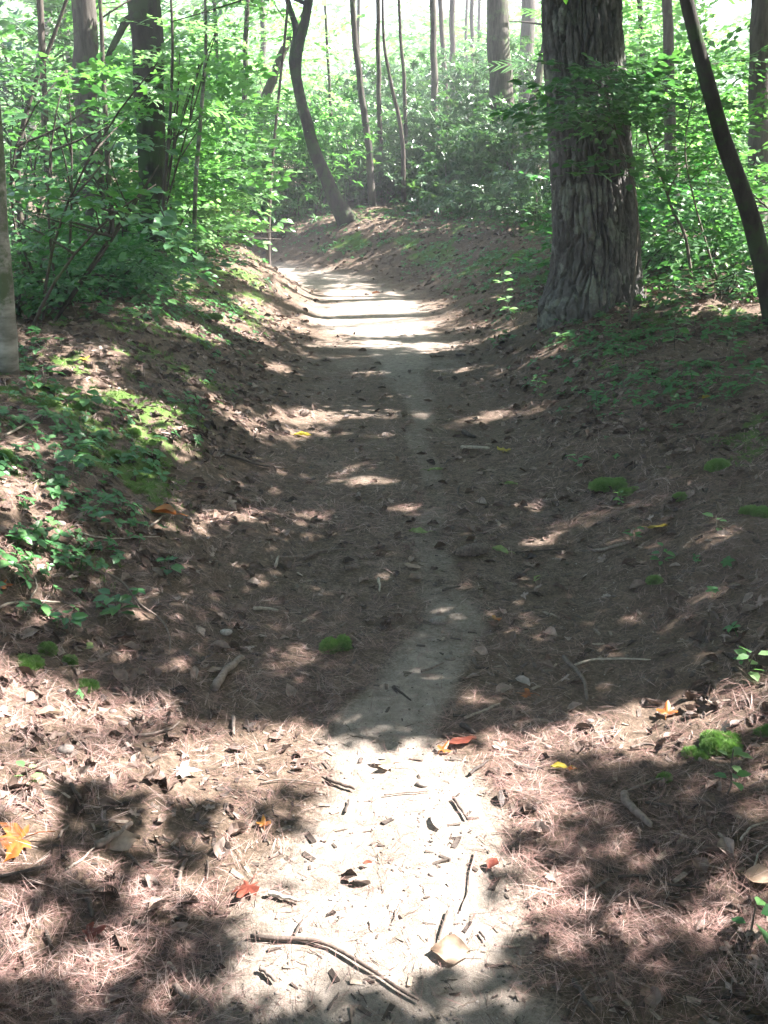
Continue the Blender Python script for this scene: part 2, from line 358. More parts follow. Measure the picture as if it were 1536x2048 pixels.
DARK = [(195,1600,120,34,0,1),(330,1622,90,26,5,.9),(520,1606,60,16,0,.8),(560,1655,60,20,10,.6),(230,1705,170,34,8,.9),(90,1770,120,26,0,.7),(170,1835,140,30,5,.8),(400,1855,90,36,0,.9),
 (330,1925,130,34,-8,.9),(60,2015,110,50,-10,1),(300,2040,600,18,0,.9),(530,1765,60,12,-22,.7),(335,1490,22,24,0,.8),(725,1472,50,10,0,.6),(260,1770,80,18,10,.5),
 (1320,1600,150,56,0,.9),(1430,1660,140,60,0,.9),(1200,1745,130,36,-10,.8),(1300,1790,120,40,0,.7),(985,1725,60,16,10,.6),(985,1665,40,14,0,.5),(890,1955,60,22,0,.6),(1010,1965,150,42,0,.8),
 (1270,1985,260,46,0,.95),(1480,2015,130,60,0,1),(1400,1555,70,18,0,.6),(1050,1800,120,18,-12,.6),(1130,1880,120,24,0,.6),(1480,1490,60,30,0,.7),(80,1700,100,16,0,.5),(1100,1580,90,14,-20,.35),(1100,2030,700,18,0,.9),(1500,1800,90,20,0,.4),(1330,1560,220,40,0,.85),(1400,1700,160,50,0,.9),(1180,1660,80,40,-20,.6),(1250,1900,170,30,-5,.7)]
BX = [-400,0,100,200,300,450,600,700,800,950,1050,1200,1300,1400,1536,1900]
BY = [1160,1300,1338,1376,1400,1424,1434,1458,1478,1472,1450,1412,1386,1362,1335,1250]
def ell(px, py, E, jx):
    s = np.zeros_like(px)
    for (cx, cy, rx, ry, a, k) in E:
        if E is DARK and cx < 1100: rx, ry = rx*.8, ry*.8
        c, t = math.cos(math.radians(a)), math.sin(math.radians(a))
        dx, dy = px-cx, py-cy; rx = rx*(1.25 if cx < 480 and E is LIT and cy < 1300 else 1); ry = ry*(1.35 if cx < 480 and E is LIT and 760 <= cy < 1300 else 1.9 if cx < 670 and cy < 760 else 1.8 if ry <= 12 and cy < 900 else 1.55 if cy < 1400 else 1); k = 0 if (k < .65 and E is LIT and 880 < cy < 1400) else k; u, v = (dx*c+dy*t)/rx, (-dx*t+dy*c)/ry
        s = np.maximum(s, k*(1-sm(.55, 1.5, np.sqrt(u*u+v*v)*jx)))
    return s
def lit_at(x, y):
    """0..1: how open the canopy is towards the sun over the floor at x, y"""
    z = H(x, y, True); px, py, dz = pix(np.stack([x, y, z], -1))
    n = fbm(x*5, y*5, 81, 3); jx = .75+.5*n
    L = ell(px, py, LIT, jx)
    below = py > np.interp(px, BX, BY)
    L2 = .93-ell(px, py, DARK, jx)
    L = np.where(below, L2, L)
    L = np.where(below, np.clip(L2+.07, 0, 1), L)
    tr = (x > .25) & (x < 1.95) & (y > 7.1) & (y < 8.1); L = np.where(tr, np.maximum(L, sm(.36, .46, fbm(x*4, y*4, 85, 3))), L)
    side_dark = (x > -5.5) & (x < -.9) & (y > 14.5) & (y < 16.1)
    inview = (dz > .3) & (px > -60) & (px < 1600) & (py > 470) & (py < 2060) & ~((py < 640) & (px > 1130)) & ~((px < 400) & (py < 570))
    n2 = fbm(x*.8, y*.8, 83, 3)
    side = np.where(y > 8.8, sm(.30, .45, n2), sm(.47, .60, n2)*.95)
    side = np.where((y > 14), .9, side)
    side = np.where(x < -2.0, sm(.30, .42, n2), side)
    side = np.where(x > 1.5, np.where(y > 8.5, sm(.34, .44, n2), sm(.46, .58, n2))*.95, side)
    side = np.where(y < 1.3, sm(.6, .7, n2)*.6, side)
    return np.clip(np.where(side_dark, .05, np.where(inview & (y < np.where((px > 560) & (px < 1130), 17.5, 15.5)), L, side)), 0, 1)

# ------------------------------------------------------------------ leaf and spray templates
def t_kite(): return (np.array([(0,0,0),(.5,.27,.05),(1,0,-.06),(.5,-.27,.05)]), [(0,1,2,3)], [])
def t_ovate(wd=.3):   # folded along the midrib
    v = np.array([(0,0,0),(.3,wd*.95,.07),(.68,wd*.8,.04),(1,0,-.1),(.68,-wd*.8,.04),(.3,-wd*.95,.07),(.3,0,0),(.68,0,-.02)])
    return (v, [(0,6,1,1)] and [(6,7,2,1),(6,5,4,7)], [(0,6,1),(0,5,6),(7,3,2),(7,4,3)])
def t_maple(seed=0, dry=0):
    r = random.Random(seed)
    ang = [180, 128, 108, 82, 58, 40, 16, 0, -16, -40, -58, -82, -108, -128]
    rad = [.12, .42, .30, .66, .34, .42, .72+.0, 1., .72, .42, .34, .66, .30, .42]
    # lobes at 0, +-58..82, +-128; notches between
    ang = [178, 150, 128, 112, 88, 72, 55, 38, 24, 12, 0, -12, -24, -38, -55, -72, -88, -112, -128, -150]
    rad = [.10, .34, .50, .30, .62, .66, .78, .36, .46, .74, 1.0, .74, .46, .36, .78, .66, .62, .30, .50, .34]
    pts = [(0, 0, 0)]
    for a, q in zip(ang, rad):
        a = math.radians(a); q *= 1+r.uniform(-.06, .06); z = (dry*.28 if dry else .1)*q*q*(math.cos(3*a+seed)+.3)*(.8)
        pts.append((q*math.cos(a), q*math.sin(a)*.95, z-(.03 if not dry else 0)))
    n = len(ang); v = np.array(pts); v[:, 0] += .12; v *= .62
    return (v, [], [(0, 1+(k+1) % n, 1+k) for k in range(n)])
def t_blade(w_=.02, bend=.2):
    v = np.array([(0,-w_,0),(0,w_,0),(.4,w_,bend*.8),(.4,-w_,bend*.8),(.75,w_*.8,bend),(.75,-w_*.8,bend),(1,0,bend*.7)])
    return (v, [(0,1,2,3),(3,2,4,5)], [(5,4,6)])
def spray(leaf, n, length, ls, spread=.5, flat=.25, seed=0, twig=.004, pair=False):
    """a twig with leaves on it, lying roughly flat"""
    r = np.random.RandomState(seed); m = MB()
    P = np.array([(t*length, .05*length*math.sin(3*t+seed), -.12*length*t*t) for t in np.linspace(0, 1, 5)])
    m.tube(P, np.linspace(twig, twig*.3, 5), 3, False, r=0)
    t = np.linspace(.12, 1, n); side = np.where(np.arange(n) % 2 == 0, 1, -1)
    O = np.stack([np.interp(t, np.linspace(0, 1, 5), P[:, k]) for k in range(3)], -1)
    a = side*r.uniform(.6, 1.3, n)*(1-.5*t); a[-1] = 0
    off = r.uniform(.02, spread, n)*length*(1-.55*t)
    X = np.stack([np.cos(a), np.sin(a), r.uniform(-.25, .1, n)], -1)
    O = O+X*off[:, None]*np.where(np.arange(n) % 3 == 0, .15, 1)[:, None]
    Z = np.stack([r.normal(0, flat, n), r.normal(0, flat, n), np.ones(n)], -1)
    m.inst(leaf, O, X, Z, ls*r.uniform(.65, 1.15, n), r=r.rand(n))
    v = np.vstack(m.v); q = np.vstack(m.q); tt = np.vstack(m.t) if m.t else np.zeros((0, 3), int)
    return (v, q, tt, np.concatenate(m.r))
def whorl(n, ls, seed=0):
    r = np.random.RandomState(seed); m = MB(); m.tube([(0,0,-.22),(0.02,0,-.1),(0,0,0)], .004, 3, False, r=0)
    for k in range(n):
        a = 2*PI*k/n+r.uniform(-.3, .3); up = r.uniform(-.55, .45)
        m.inst(t_ovate(.17), np.array([(0, 0, -.02*k/n)]), np.array([(math.cos(a), math.sin(a), up)]), np.array([(0, 0, 1.)]), [ls*r.uniform(.75, 1.15)], r=[r.rand()])
    return (np.vstack(m.v), np.vstack(m.q), np.vstack(m.t), np.concatenate(m.r))
def feather(length, n, seed=0):   # hemlock / pine spray of thin needled twigs
    r = np.random.RandomState(seed); m = MB(); k = 0
    m.tube([(0,0,0),(length*.5,0,.02),(length,0,-.06)], [.004,.003,.001], 3, False, r=0)
    for t in np.linspace(.1, .95, n):
        for s in (-1, 1):
            l = length*.5*(1-t*.75); a = s*r.uniform(.8, 1.1)
            m.inst(t_blade(.055, .04), np.array([(t*length, 0, -.05*t)]), np.array([(math.cos(a), math.sin(a), -.12)]), np.array([(0, 0, 1.)]), [l], r=[r.rand()])
    return (np.vstack(m.v), np.vstack(m.q), np.vstack(m.t), np.concatenate(m.r))
S_MAPLE = [spray(t_maple(k), 12, .6, .12, .5, .35, k, .0035) for k in range(3)]
S_OV = [spray(t_ovate(.3), 24, .46, .062, .5, .5, k+10, .0025) for k in range(3)]
S_OVB = [spray(t_ovate(.34), 20, .52, .08, .5, .45, k+20, .0025) for k in range(3)]
S_FAR = [spray(t_kite(), 26, .95, .15, .5, .6, k+30, .006) for k in range(3)]
S_RH = [whorl(9, .10, k) for k in range(4)]
S_FE = [feather(.7, 9, k) for k in range(3)]
SPR = {'maple': S_MAPLE, 'ov': S_OV, 'ovb': S_OVB, 'far': S_FAR, 'rh': S_RH, 'fe': S_FE}
def put(mb, kind, C, out=None, sc=1., tilt=.25, rr=None):
    """sprays of a kind at points C, reaching away along out (or any way round)"""
    C = np.asarray(C, float); N = len(C)
    if N == 0: return
    a = rs.rand(N)*2*PI; X = np.stack([np.cos(a), np.sin(a), rs.normal(-.05, tilt, N)], -1)
    if out is not None: X = X*.8+out
    X[:, 2] = np.clip(X[:, 2], -.6, .6)
    up = np.stack([rs.normal(0, tilt, N), rs.normal(0, tilt, N), np.ones(N)], -1)
    T = SPR[kind]; which = rs.randint(0, len(T), N); s = sc*rs.uniform(.7, 1.2, N)
    rr = rs.rand(N) if rr is None else rr
    for k in range(len(T)):
        m = which == k
        mb.inst(T[k], C[m], X[m], up[m], s[m], r=rr[m])
def clumpy(n, cen, rad, nclump, cr=.3, hollow=.5):
    """points gathered in clumps through an ellipsoid, more towards its skin"""
    d = rs.normal(size=(nclump, 3)); d /= np.linalg.norm(d, axis=1, keepdims=True)
    c = np.asarray(cen)+d*np.asarray(rad)*(hollow+(1-hollow)*rs.rand(nclump, 1))**.8
    k = rs.randint(0, nclump, n); return c[k]+rs.normal(size=(n, 3))*cr*np.array([1, 1, .6]), c
def bez(a, b, bow=.15, n=6, up=0):
    a, b = np.asarray(a, float), np.asarray(b, float); t = np.linspace(0, 1, n)[:, None]; L = np.linalg.norm(b-a)
    o = rs.normal(size=3)*bow*L; o[2] = abs(o[2])*.5+up*L
    return a+(b-a)*t+o*(4*t*(1-t))*.5

def sun_keep(P, k=1.):  # drops leaves that would block the drawn light patches
    h = np.full(len(P), .2)
    for _ in range(4):
        X, Y = P[:, 0]-SDIR[0]/SDIR[2]*(P[:, 2]-h), P[:, 1]-SDIR[1]/SDIR[2]*(P[:, 2]-h); h = H(X, Y, True)
    return rs.rand(len(P)) > lit_at(X, Y)**.65*1.04*k
# ------------------------------------------------------------------ trees
TREES = []   # (top x, y) used to hand out canopy foliage
def trunk_pts(pp, Y, height, base=None):
    P = []
    for k, (px, py, wd) in enumerate(pp):
        p = at(px, py, Y); P.append((p, wd/F*float(pix(p)[2])*.5))
    pts = np.array([p for p, _ in P]); r = np.array([q for _, q in P])
    g = H(pts[0:1, 0], pts[0:1, 1])[0]
    pts[0, 2] = min(pts[0, 2], g-.05) if pts[0, 2] < g+.5 else pts[0, 2]
    if pts[0, 2] > g: pts = np.vstack([[pts[0, 0]+(pts[0, 0]-pts[1, 0])*.2, pts[0, 1], g-.05], pts]); r = np.concatenate([[r[0]*1.1], r])
    z = pts[-1, 2]
    if height > z+.3:
        d = pts[-1]-pts[-2]; d = d/max(d[2], .05)
        n = max(2, int((height-z)/1.5)); ex = []
        for k in range(1, n+1):
            t = k/n; ex.append(pts[-1]+np.array([d[0]*.5*(1-.3*t)*(height-z)*t, d[1]*.5*(height-z)*t, (height-z)*t])+np.array([rs.normal()*.08, rs.normal()*.08, 0]))
        pts = np.vstack([pts, ex]); r = np.concatenate([r, r[-1]*np.linspace(.93, .22, n)])
    return pts, r
def smooth_pts(P, r, n=6):
    P = np.hstack([P, r[:, None]]); L = np.concatenate([[0], np.cumsum(np.linalg.norm(np.diff(P[:, :3], axis=0), axis=1))])
    t = np.linspace(0, L[-1], max(5, int(L[-1]/.32))); P = np.stack([np.interp(t, L, P[:, k]) for k in range(4)], -1)
    P[1:-1] = (P[:-2]+2*P[1:-1]+P[2:])/4; Q = _cat(P, 3); return Q[:, :3], np.maximum(Q[:, 3], .002)
def tree(name, label, pp, Y, bark, height=9, kind='far', leaf='canopy', crown=None, nsp=300, group=None, canopy=True, ns=10, flare=1.25, limbs=7, csc=1., cat='tree', extra=None):
    pts, r = trunk_pts(pp, Y, height); P, R = smooth_pts(pts, r)
    R = R*(1+(flare-1)*np.exp(-(P[:, 2]-P[0, 2])/.22))
    # a slightly uneven outline
    P = P+np.stack([fbm(P[:, 2]*2.5, P[:, 0]*0+Y, 5, 2)-.5, fbm(P[:, 2]*2.5, P[:, 0]*0-Y, 6, 2)-.5, 0*R], -1)*R[:, None]*np.where(R[:, None] > .12, .2, .6)
    root = thing(name, (P[0, 0], P[0, 1], P[0, 2]+.05), label, cat, group)
    b = MB(); b.tube(P, R, ns)
    zt = P[-1, 2]
    if crown is None: crown = (height*.55, height, height*.22)
    z0, z1, cr = crown
    tips = []
    for k in range(limbs):
        zz = rs.uniform(z0*.9, z1*.95); i = int(np.argmin(np.abs(P[:, 2]-zz))); a = rs.rand()*2*PI; l = cr*rs.uniform(.6, 1.1)
        e = P[i]+np.array([math.cos(a)*l, math.sin(a)*l, l*rs.uniform(.05, .5)])
        q = bez(P[i], e, .1); b.tube(q, np.linspace(R[i]*.45, .006, len(q)), 5); tips.append(e); tips.append(q[3])
    if extra: extra(b, P, R)
    b.build('trunk', bark, root)
    if nsp and limbs:
        tips = np.array(tips); k = rs.randint(0, len(tips), nsp)
        C = tips[k]+rs.normal(size=(nsp, 3))*np.array([cr*.28, cr*.28, cr*.18])
        C = C[sun_keep(C)]; c = MB(); put(c, kind, C, None, csc)
        if len(C): c.build('crown', G[leaf], root, smooth=False)
    if canopy: TREES.append((root, P[-1, 0], P[-1, 1]))
    return root

# --- the big furrowed pine trunk on the right bank
def worley(u, v, nu, seed):
    """crack network: second nearest minus nearest cell distance, wrapping in u over nu cells"""
    iu, iv = np.floor(u).astype(int), np.floor(v).astype(int); f1 = np.full(u.shape, 9.); f2 = np.full(u.shape, 9.); cid = np.zeros(u.shape)
    for a in (-1, 0, 1):
        for c in (-1, 0, 1):
            ku, kv = iu+a, iv+c; w_ = ku % nu
            jx = _h(w_, kv, w_*0, seed); jy = _h(w_, kv, w_*0+1, seed)
            d = np.sqrt((ku+jx-u)**2+(kv+jy-v)**2); m = d < f1
            f2 = np.where(m, f1, np.minimum(f2, d)); cid = np.where(m, _h(w_, kv, w_*0+2, seed), cid); f1 = np.where(m, d, f1)
    return f2-f1, cid
def big_pine():
    Y = 7.75
    spec = [(1190,660,180),(1188,610,164),(1192,540,156),(1190,470,154),(1186,380,150),(1181,300,146),(1176,200,142),(1168,100,139),(1163,0,136)]
    c = np.array([at(p, q, Y) for p, q, _ in spec]); r = np.array([wd/F*float(pix(p)[2])*.5 for p, (*_, wd) in zip(c, spec)])*.95
    base = float(H(c[:1, 0], c[:1, 1])[0]); c[0, 2] = base-.28
    zt = 12.; top = c[-1]+np.array([-.1, 0, 0]); 
    zz = [c[-1, 2]+k for k in (1.5, 3.5, 6, 9)]
    ext = np.array([(c[-1, 0]-.06*k, Y, z) for k, z in enumerate(zz, 1)]); c = np.vstack([c, ext]); r = np.concatenate([r, [.245, .21, .16, .05]])
    zs = np.concatenate([np.arange(base-.25, 3.3, .0085), np.arange(3.3, 11.4, .06)])
    cx = np.interp(zs, c[:, 2], c[:, 0]); rr = np.interp(zs, c[:, 2], r)
    n = 400; th = np.arange(n)*2*PI/n; TH, Zz = np.meshgrid(th, zs)
    R = rr[:, None]*np.ones((1, n))
    # root flare, stronger on some sides: towards the trail on the left
    hgt = np.clip(Zz-base, 0, 9)
    lobes = .5+.35*np.cos(TH-PI*1.05)+.22*np.cos(3*TH+.6)+.12*np.cos(5*TH+2)
    R = R+np.exp(-hgt/.15)*.14*np.clip(lobes, 0, 2)
    R = R*(1+.03*np.cos(3*TH+.8*Zz)+.02*np.cos(5*TH-1.3*Zz))
    nu = 34
    u0 = TH/(2*PI)*nu; wu = (fbm(u0*.8*np.cos(TH)*.2+3, Zz*3.2, 91, 3)-.5)*.7+ (fbm(np.cos(TH)*6+9, Zz*9+np.sin(TH)*6, 92, 3)-.5)*.55
    v0 = Zz*2.9+(fbm(np.cos(TH)*5+9, Zz*3+np.sin(TH)*5, 93, 3)-.5)*1.6
    cr, cid = worley(u0+wu, v0, nu, 94); cr2, _ = worley((u0+wu)*2, v0*3.6+.3, nu*2, 95)
    D = .042*sm(0, .24, cr)-.004+.009*sm(0, .22, cr2)+.008*cid
    amp = .55+.9*fbm(np.cos(TH)*2+7, Zz*1.5+np.sin(TH)*2, 97, 2); D = D*amp
    D = D+.010*(1-np.abs(2*fbm(np.cos(TH)*16+30, Zz*6+np.sin(TH)*16, 98, 4)-1)**.7)*sm(.05, .3, cr)
    D = D+.018*(fbm(np.cos(TH)*22+40, Zz*30+np.sin(TH)*22, 96, 3)-.5)
    fade = 1-sm(3.3, 4, Zz)*.6
    R = R-.02+D*fade
    V = np.stack([cx[:, None]+R*np.cos(TH), Y+R*np.sin(TH), Zz], -1)
    i = np.arange(len(zs)-1)[:, None]*n; j = np.arange(n)[None]; k = (j+1) % n
    q = np.stack([i+j, i+k, i+n+k, i+n+j], -1).reshape(-1, 4)
    root = thing('pine_tree', (c[0, 0], Y, base), 'massive tree trunk with deeply furrowed grey bark on the right bank', 'tree')
    b = MB(); b.add(V.reshape(-1, 3), q, r=np.clip(sm(0, .25, cr)*.7+.3*cid, 0, 1).ravel()); b.build('trunk', B_['pine'], root)
    # limbs and crown far above the frame
    tips = []
    for t in range(16):
        l = MB()
        z = rs.uniform(5.5, 11.5); a = rs.rand()*2*PI; s = np.array([np.interp(z, zs, cx), Y, z]); L_ = rs.uniform(1.2, 2.6)
        e = s+np.array([math.cos(a)*L_, math.sin(a)*L_, .2]); p = bez(s, e, .06); l.tube(p, np.linspace(.05, .008, 6), 6); tips += [e, p[4], p[3]]; l.build('limb', B_['grey'], root)
    tips = np.array(tips); C = tips[rs.randint(0, len(tips), 420)]+rs.normal(size=(420, 3))*.35
    C = C[(C[:, 0] > .6) & sun_keep(C, 1.3)]; c_ = MB(); put(c_, 'fe', C, None, 1.1); c_.build('crown', G['pine'], root, smooth=False)
    # green moss sleeve low on the trailward root
    return root
PINE = big_pine()

def slant(b, P, R): pass
T_ = tree
T_('leaning_tree', 'slender mossy leaning tree at the right edge of the photo', [(1552,650,40),(1535,560,38),(1510,450,36),(1480,390,34),(1455,300,32),(1428,210,30),(1408,120,29),(1385,40,27),(1368,0,26)], 6.4, B_['moss'], 8, nsp=0, limbs=5)
T_('tree', 'thick dark trunk cut by the right edge, behind the leaning tree', [(1522,380,46),(1517,300,45),(1520,200,44),(1518,100,44),(1520,0,42)], 10.5, B_['grey'], 12, nsp=60, limbs=8)
T_('tree', 'narrow brown trunk between the big pine and the leaning tree', [(1352,430,26),(1345,330,25),(1338,220,24),(1336,100,22),(1332,0,20)], 12, B_['grey'], 10, nsp=60)
T_('tree', 'sturdy shaggy trunk just left of the big pine, half hidden by bushes', [(1020,460,56),(1012,300,52),(1004,200,48),(998,100,46),(994,0,44)], 18, B_['grey'], 13, nsp=60, csc=1.2)
T_('tree', 'pale distant trunk close beside the big pine on its left', [(1050,260,30),(1052,130,30),(1056,60,28),(1058,0,28)], 24, B_['grey'], 14, nsp=60, csc=1.3)
T_('leaning_tree', 'thin dark trunk leaning right, just left of the big pine', [(1052,300,18),(1062,230,18),(1072,170,17),(1084,110,15),(1096,50,12)], 20, B_['dark'], 5.5, nsp=40, limbs=3)
def fork(b, P, R):
    a = at(596, 180, 15.9); pts = np.array([a, at(585, 120, 15.9), at(592, 60, 16), at(575, 0, 16), at(560, -90, 16.1)])
    b.tube(_cat(pts, 4), np.linspace(.075, .03, len(_cat(pts, 4))), 6)
T_('leaning_tree', 'curved mossy tree leaning left from the far bank where the trail bends', [(700,452,44),(682,425,33),(658,378,28),(637,320,26),(618,262,24),(602,205,23),(590,150,21),(594,90,20),(612,40,20),(620,0,18)], 15.9, B_['moss'], 7, nsp=50, limbs=4, extra=fork, flare=1.1)
T_('leaning_tree', 'short dark slanting trunk behind the curved mossy tree', [(515,240,20),(528,205,20),(545,160,19),(562,110,17),(590,60,14),(622,10,11)], 19, B_['dark'], 6, nsp=30, limbs=3)
thin = [
 ('slim straight trunk right of the curved mossy tree, rising beyond the bank', [(745,440,17),(741,330,15),(724,200,14),(714,110,13),(704,0,12)], 17, 'grey'),
 ('thin straight dark trunk in the middle of the background', [(760,430,12),(761,300,11),(757,150,10),(757,0,9)], 18, 'dark'),
 ('wispy bent stem leaning left in the middle of the thicket', [(806,280,9),(793,210,8),(775,140,7),(765,60,6),(766,0,5)], 17, 'dark'),
 ('thin straight stem right of the wispy bent stem', [(812,270,8),(809,160,8),(802,80,7),(797,0,6)], 18, 'dark'),
 ('straight grey trunk rising out of the middle of the thicket', [(872,470,17),(872,350,16),(869,200,15),(868,90,14),(866,0,14)], 19, 'grey'),
 ('slightly bent trunk, first to the right of the straight grey trunk', [(893,230,10),(889,130,11),(884,60,10),(880,0,10)], 24, 'dark'),
 ('stout far trunk, second to the right of the straight grey trunk', [(907,230,13),(907,150,13),(904,60,12),(906,0,12)], 26, 'dark'),
 ('faint far trunk just left of the sturdy shaggy trunk', [(948,250,9),(945,150,9),(944,60,9),(945,0,9)], 28, 'grey'),
 ('very thin pale stem between the curved mossy tree and the slim trunk', [(664,330,7),(661,200,6),(655,100,6),(650,0,5)], 19, 'grey'),
 ('thin far trunk partly hidden right behind the slim straight trunk', [(735,300,8),(722,180,8),(716,80,7),(718,0,7)], 24, 'grey'),
 ('thin dark trunk at the upper right, just right of the big pine', [(1288,240,12),(1284,120,12),(1280,0,11)], 16, 'dark'),
 ('thin far trunk right of the narrow brown trunk', [(1430,330,11),(1400,200,10),(1395,100,10),(1385,0,9)], 18, 'grey'),
]
for lab, pp, Y, bk in thin:
    T_('tree', lab, pp, Y, B_[bk], 8+Y*.15, nsp=14, limbs=4, ns=7, csc=1.2, group='slender background trees')
T_('tree', 'tall grey trunk at the upper left with smooth bark, left of the mossy-sided trunk', [(206,560,40),(198,480,44),(186,380,46),(178,280,47),(174,160,50),(168,80,50),(160,0,48)], 9.5, B_['grey'], 11, nsp=0, limbs=7)
def lb(b, P, R):
    p = np.array([at(282, 30, 8.8), at(255, 40, 8.8), at(235, 75, 8.7), at(222, 100, 8.6), at(214, 120, 8.6), at(205, 160, 8.6)]); q = _cat(p, 3)
    b.tube(q, np.linspace(.035, .018, len(q)), 6)
T_('tree', 'stout dark upright trunk on the left bank with a side limb near the top', [(306,590,58),(305,500,56),(305,400,56),(303,300,56),(300,200,60),(296,100,64),(288,0,68)], 9, B_['moss'], 12, nsp=0, limbs=7, extra=lb)
T_('tree', 'pale thin trunk cut by the left edge, standing on the near left bank', [(20,772,40),(14,700,31),(10,600,30),(8,500,28),(3,400,27),(-3,300,24),(-14,150,22),(-26,0,20)], 4.55, B_['pale'], 5, nsp=0, limbs=2, flare=1.15)
leftthin = [
 ('thin dark trunk near the left edge, behind the leafy boughs', [(112,600,16),(104,450,15),(92,300,15),(86,180,14),(84,60,14),(80,0,13)], 8.5, 'dark'),
 ('crooked dark sapling leaning right near the left edge', [(60,600,14),(40,450,13),(28,330,12),(40,230,11),(75,150,9),(120,60,7)], 7.5, 'dark'),
 ('far pale trunk between the two leftmost upright trunks', [(148,380,15),(142,250,15),(136,120,14),(130,0,14)], 15, 'pale'),
 ('slim sunlit pale sapling right of the stout dark trunk', [(384,480,9),(388,400,9),(393,330,9),(398,260,8),(410,160,8),(416,100,7),(412,40,5)], 9.5, 'pale'),
 ('thin brown sapling directly right of the stout dark trunk', [(318,560,8),(322,450,7),(332,330,7),(342,240,6),(345,120,6),(350,20,5)], 8, 'dark'),
 ('dark sapling rising between the tall grey trunk and the stout dark trunk', [(226,560,12),(224,440,11),(216,330,11),(208,230,10),(204,120,9),(206,40,8)], 8, 'dark'),
 ('thin far trunk near the top centre left', [(486,290,11),(490,160,11),(492,60,10),(496,0,10)], 18, 'dark'),
 ('thin grey trunk right of the sunlit pale sapling, far back', [(455,330,9),(440,200,9),(432,100,8),(430,0,8)], 16, 'grey'),
 ('slight brown stem at the end of the left bank by the bend', [(536,450,9),(538,400,9),(540,350,8),(548,290,6)], 14, 'dark'),
]
for lab, pp, Y, bk in leftthin:
    T_('sapling' if Y < 10 else 'tree', lab, pp, Y, B_[bk], 4.5 if Y < 10 else 9, nsp=0 if Y < 14 else 14, limbs=2 if Y < 10 else 4, ns=7, group='slender trees on the left', canopy=Y > 14)
# added unseen trees carrying the leaves that shade the trail, trunks outside the frame
for k, (x, y, h) in enumerate([(5.4, 5.2, 11), (6.3, 1.2, 11), (4.6, -2.6, 11), (8.4, 8.4, 12), (9.5, 4.32, 12), (8.5, -1, 12), (7.6, 12.5, 12), (10.5, 12, 12), (11, 8, 12), (-5.5, 2, 10), (-7, 7.5, 10), (3.5, -6, 10)]):
    wh_ = ['on the right bank abreast of the leaning tree', 'on the near right, closest to the viewer', 'behind the viewer on the right', 'right of the big pine, some way off', 'far to the right of the near trail', 'to the right, behind the viewer and farther off', 'right of the narrow brown trunk', 'far right beyond the thick edge trunk', 'far right, level with the big pine', 'on the near left bank out of the frame', 'far left beyond the pale edge trunk', 'straight behind the viewer'][k]
    g = float(H(np.array([x]), np.array([y]))[0]); root = thing('tree', (x, y, g), 'added unseen shade tree, %s' % wh_, 'tree', 'added unseen trees shading the trail')
    P = np.array([(x, y, g-.1), (x+.1, y, h*.3), (x-.1, y+.1, h*.6), (x, y, h)]); Q = _cat(P, 5); b = MB(); b.tube(Q, np.linspace(.2, .05, len(Q)), 10)
    for j in range(9):
        z = rs.uniform(.45, .95)*h; a = rs.rand()*2*PI; l = rs.uniform(1, 2.6); p = bez((x, y, z), (x+math.cos(a)*l, y+math.sin(a)*l, z+.6), .1); b.tube(p, np.linspace(.05, .01, 6), 5)
    b.build('trunk', B_['grey'], root); TREES.append((root, x, y))

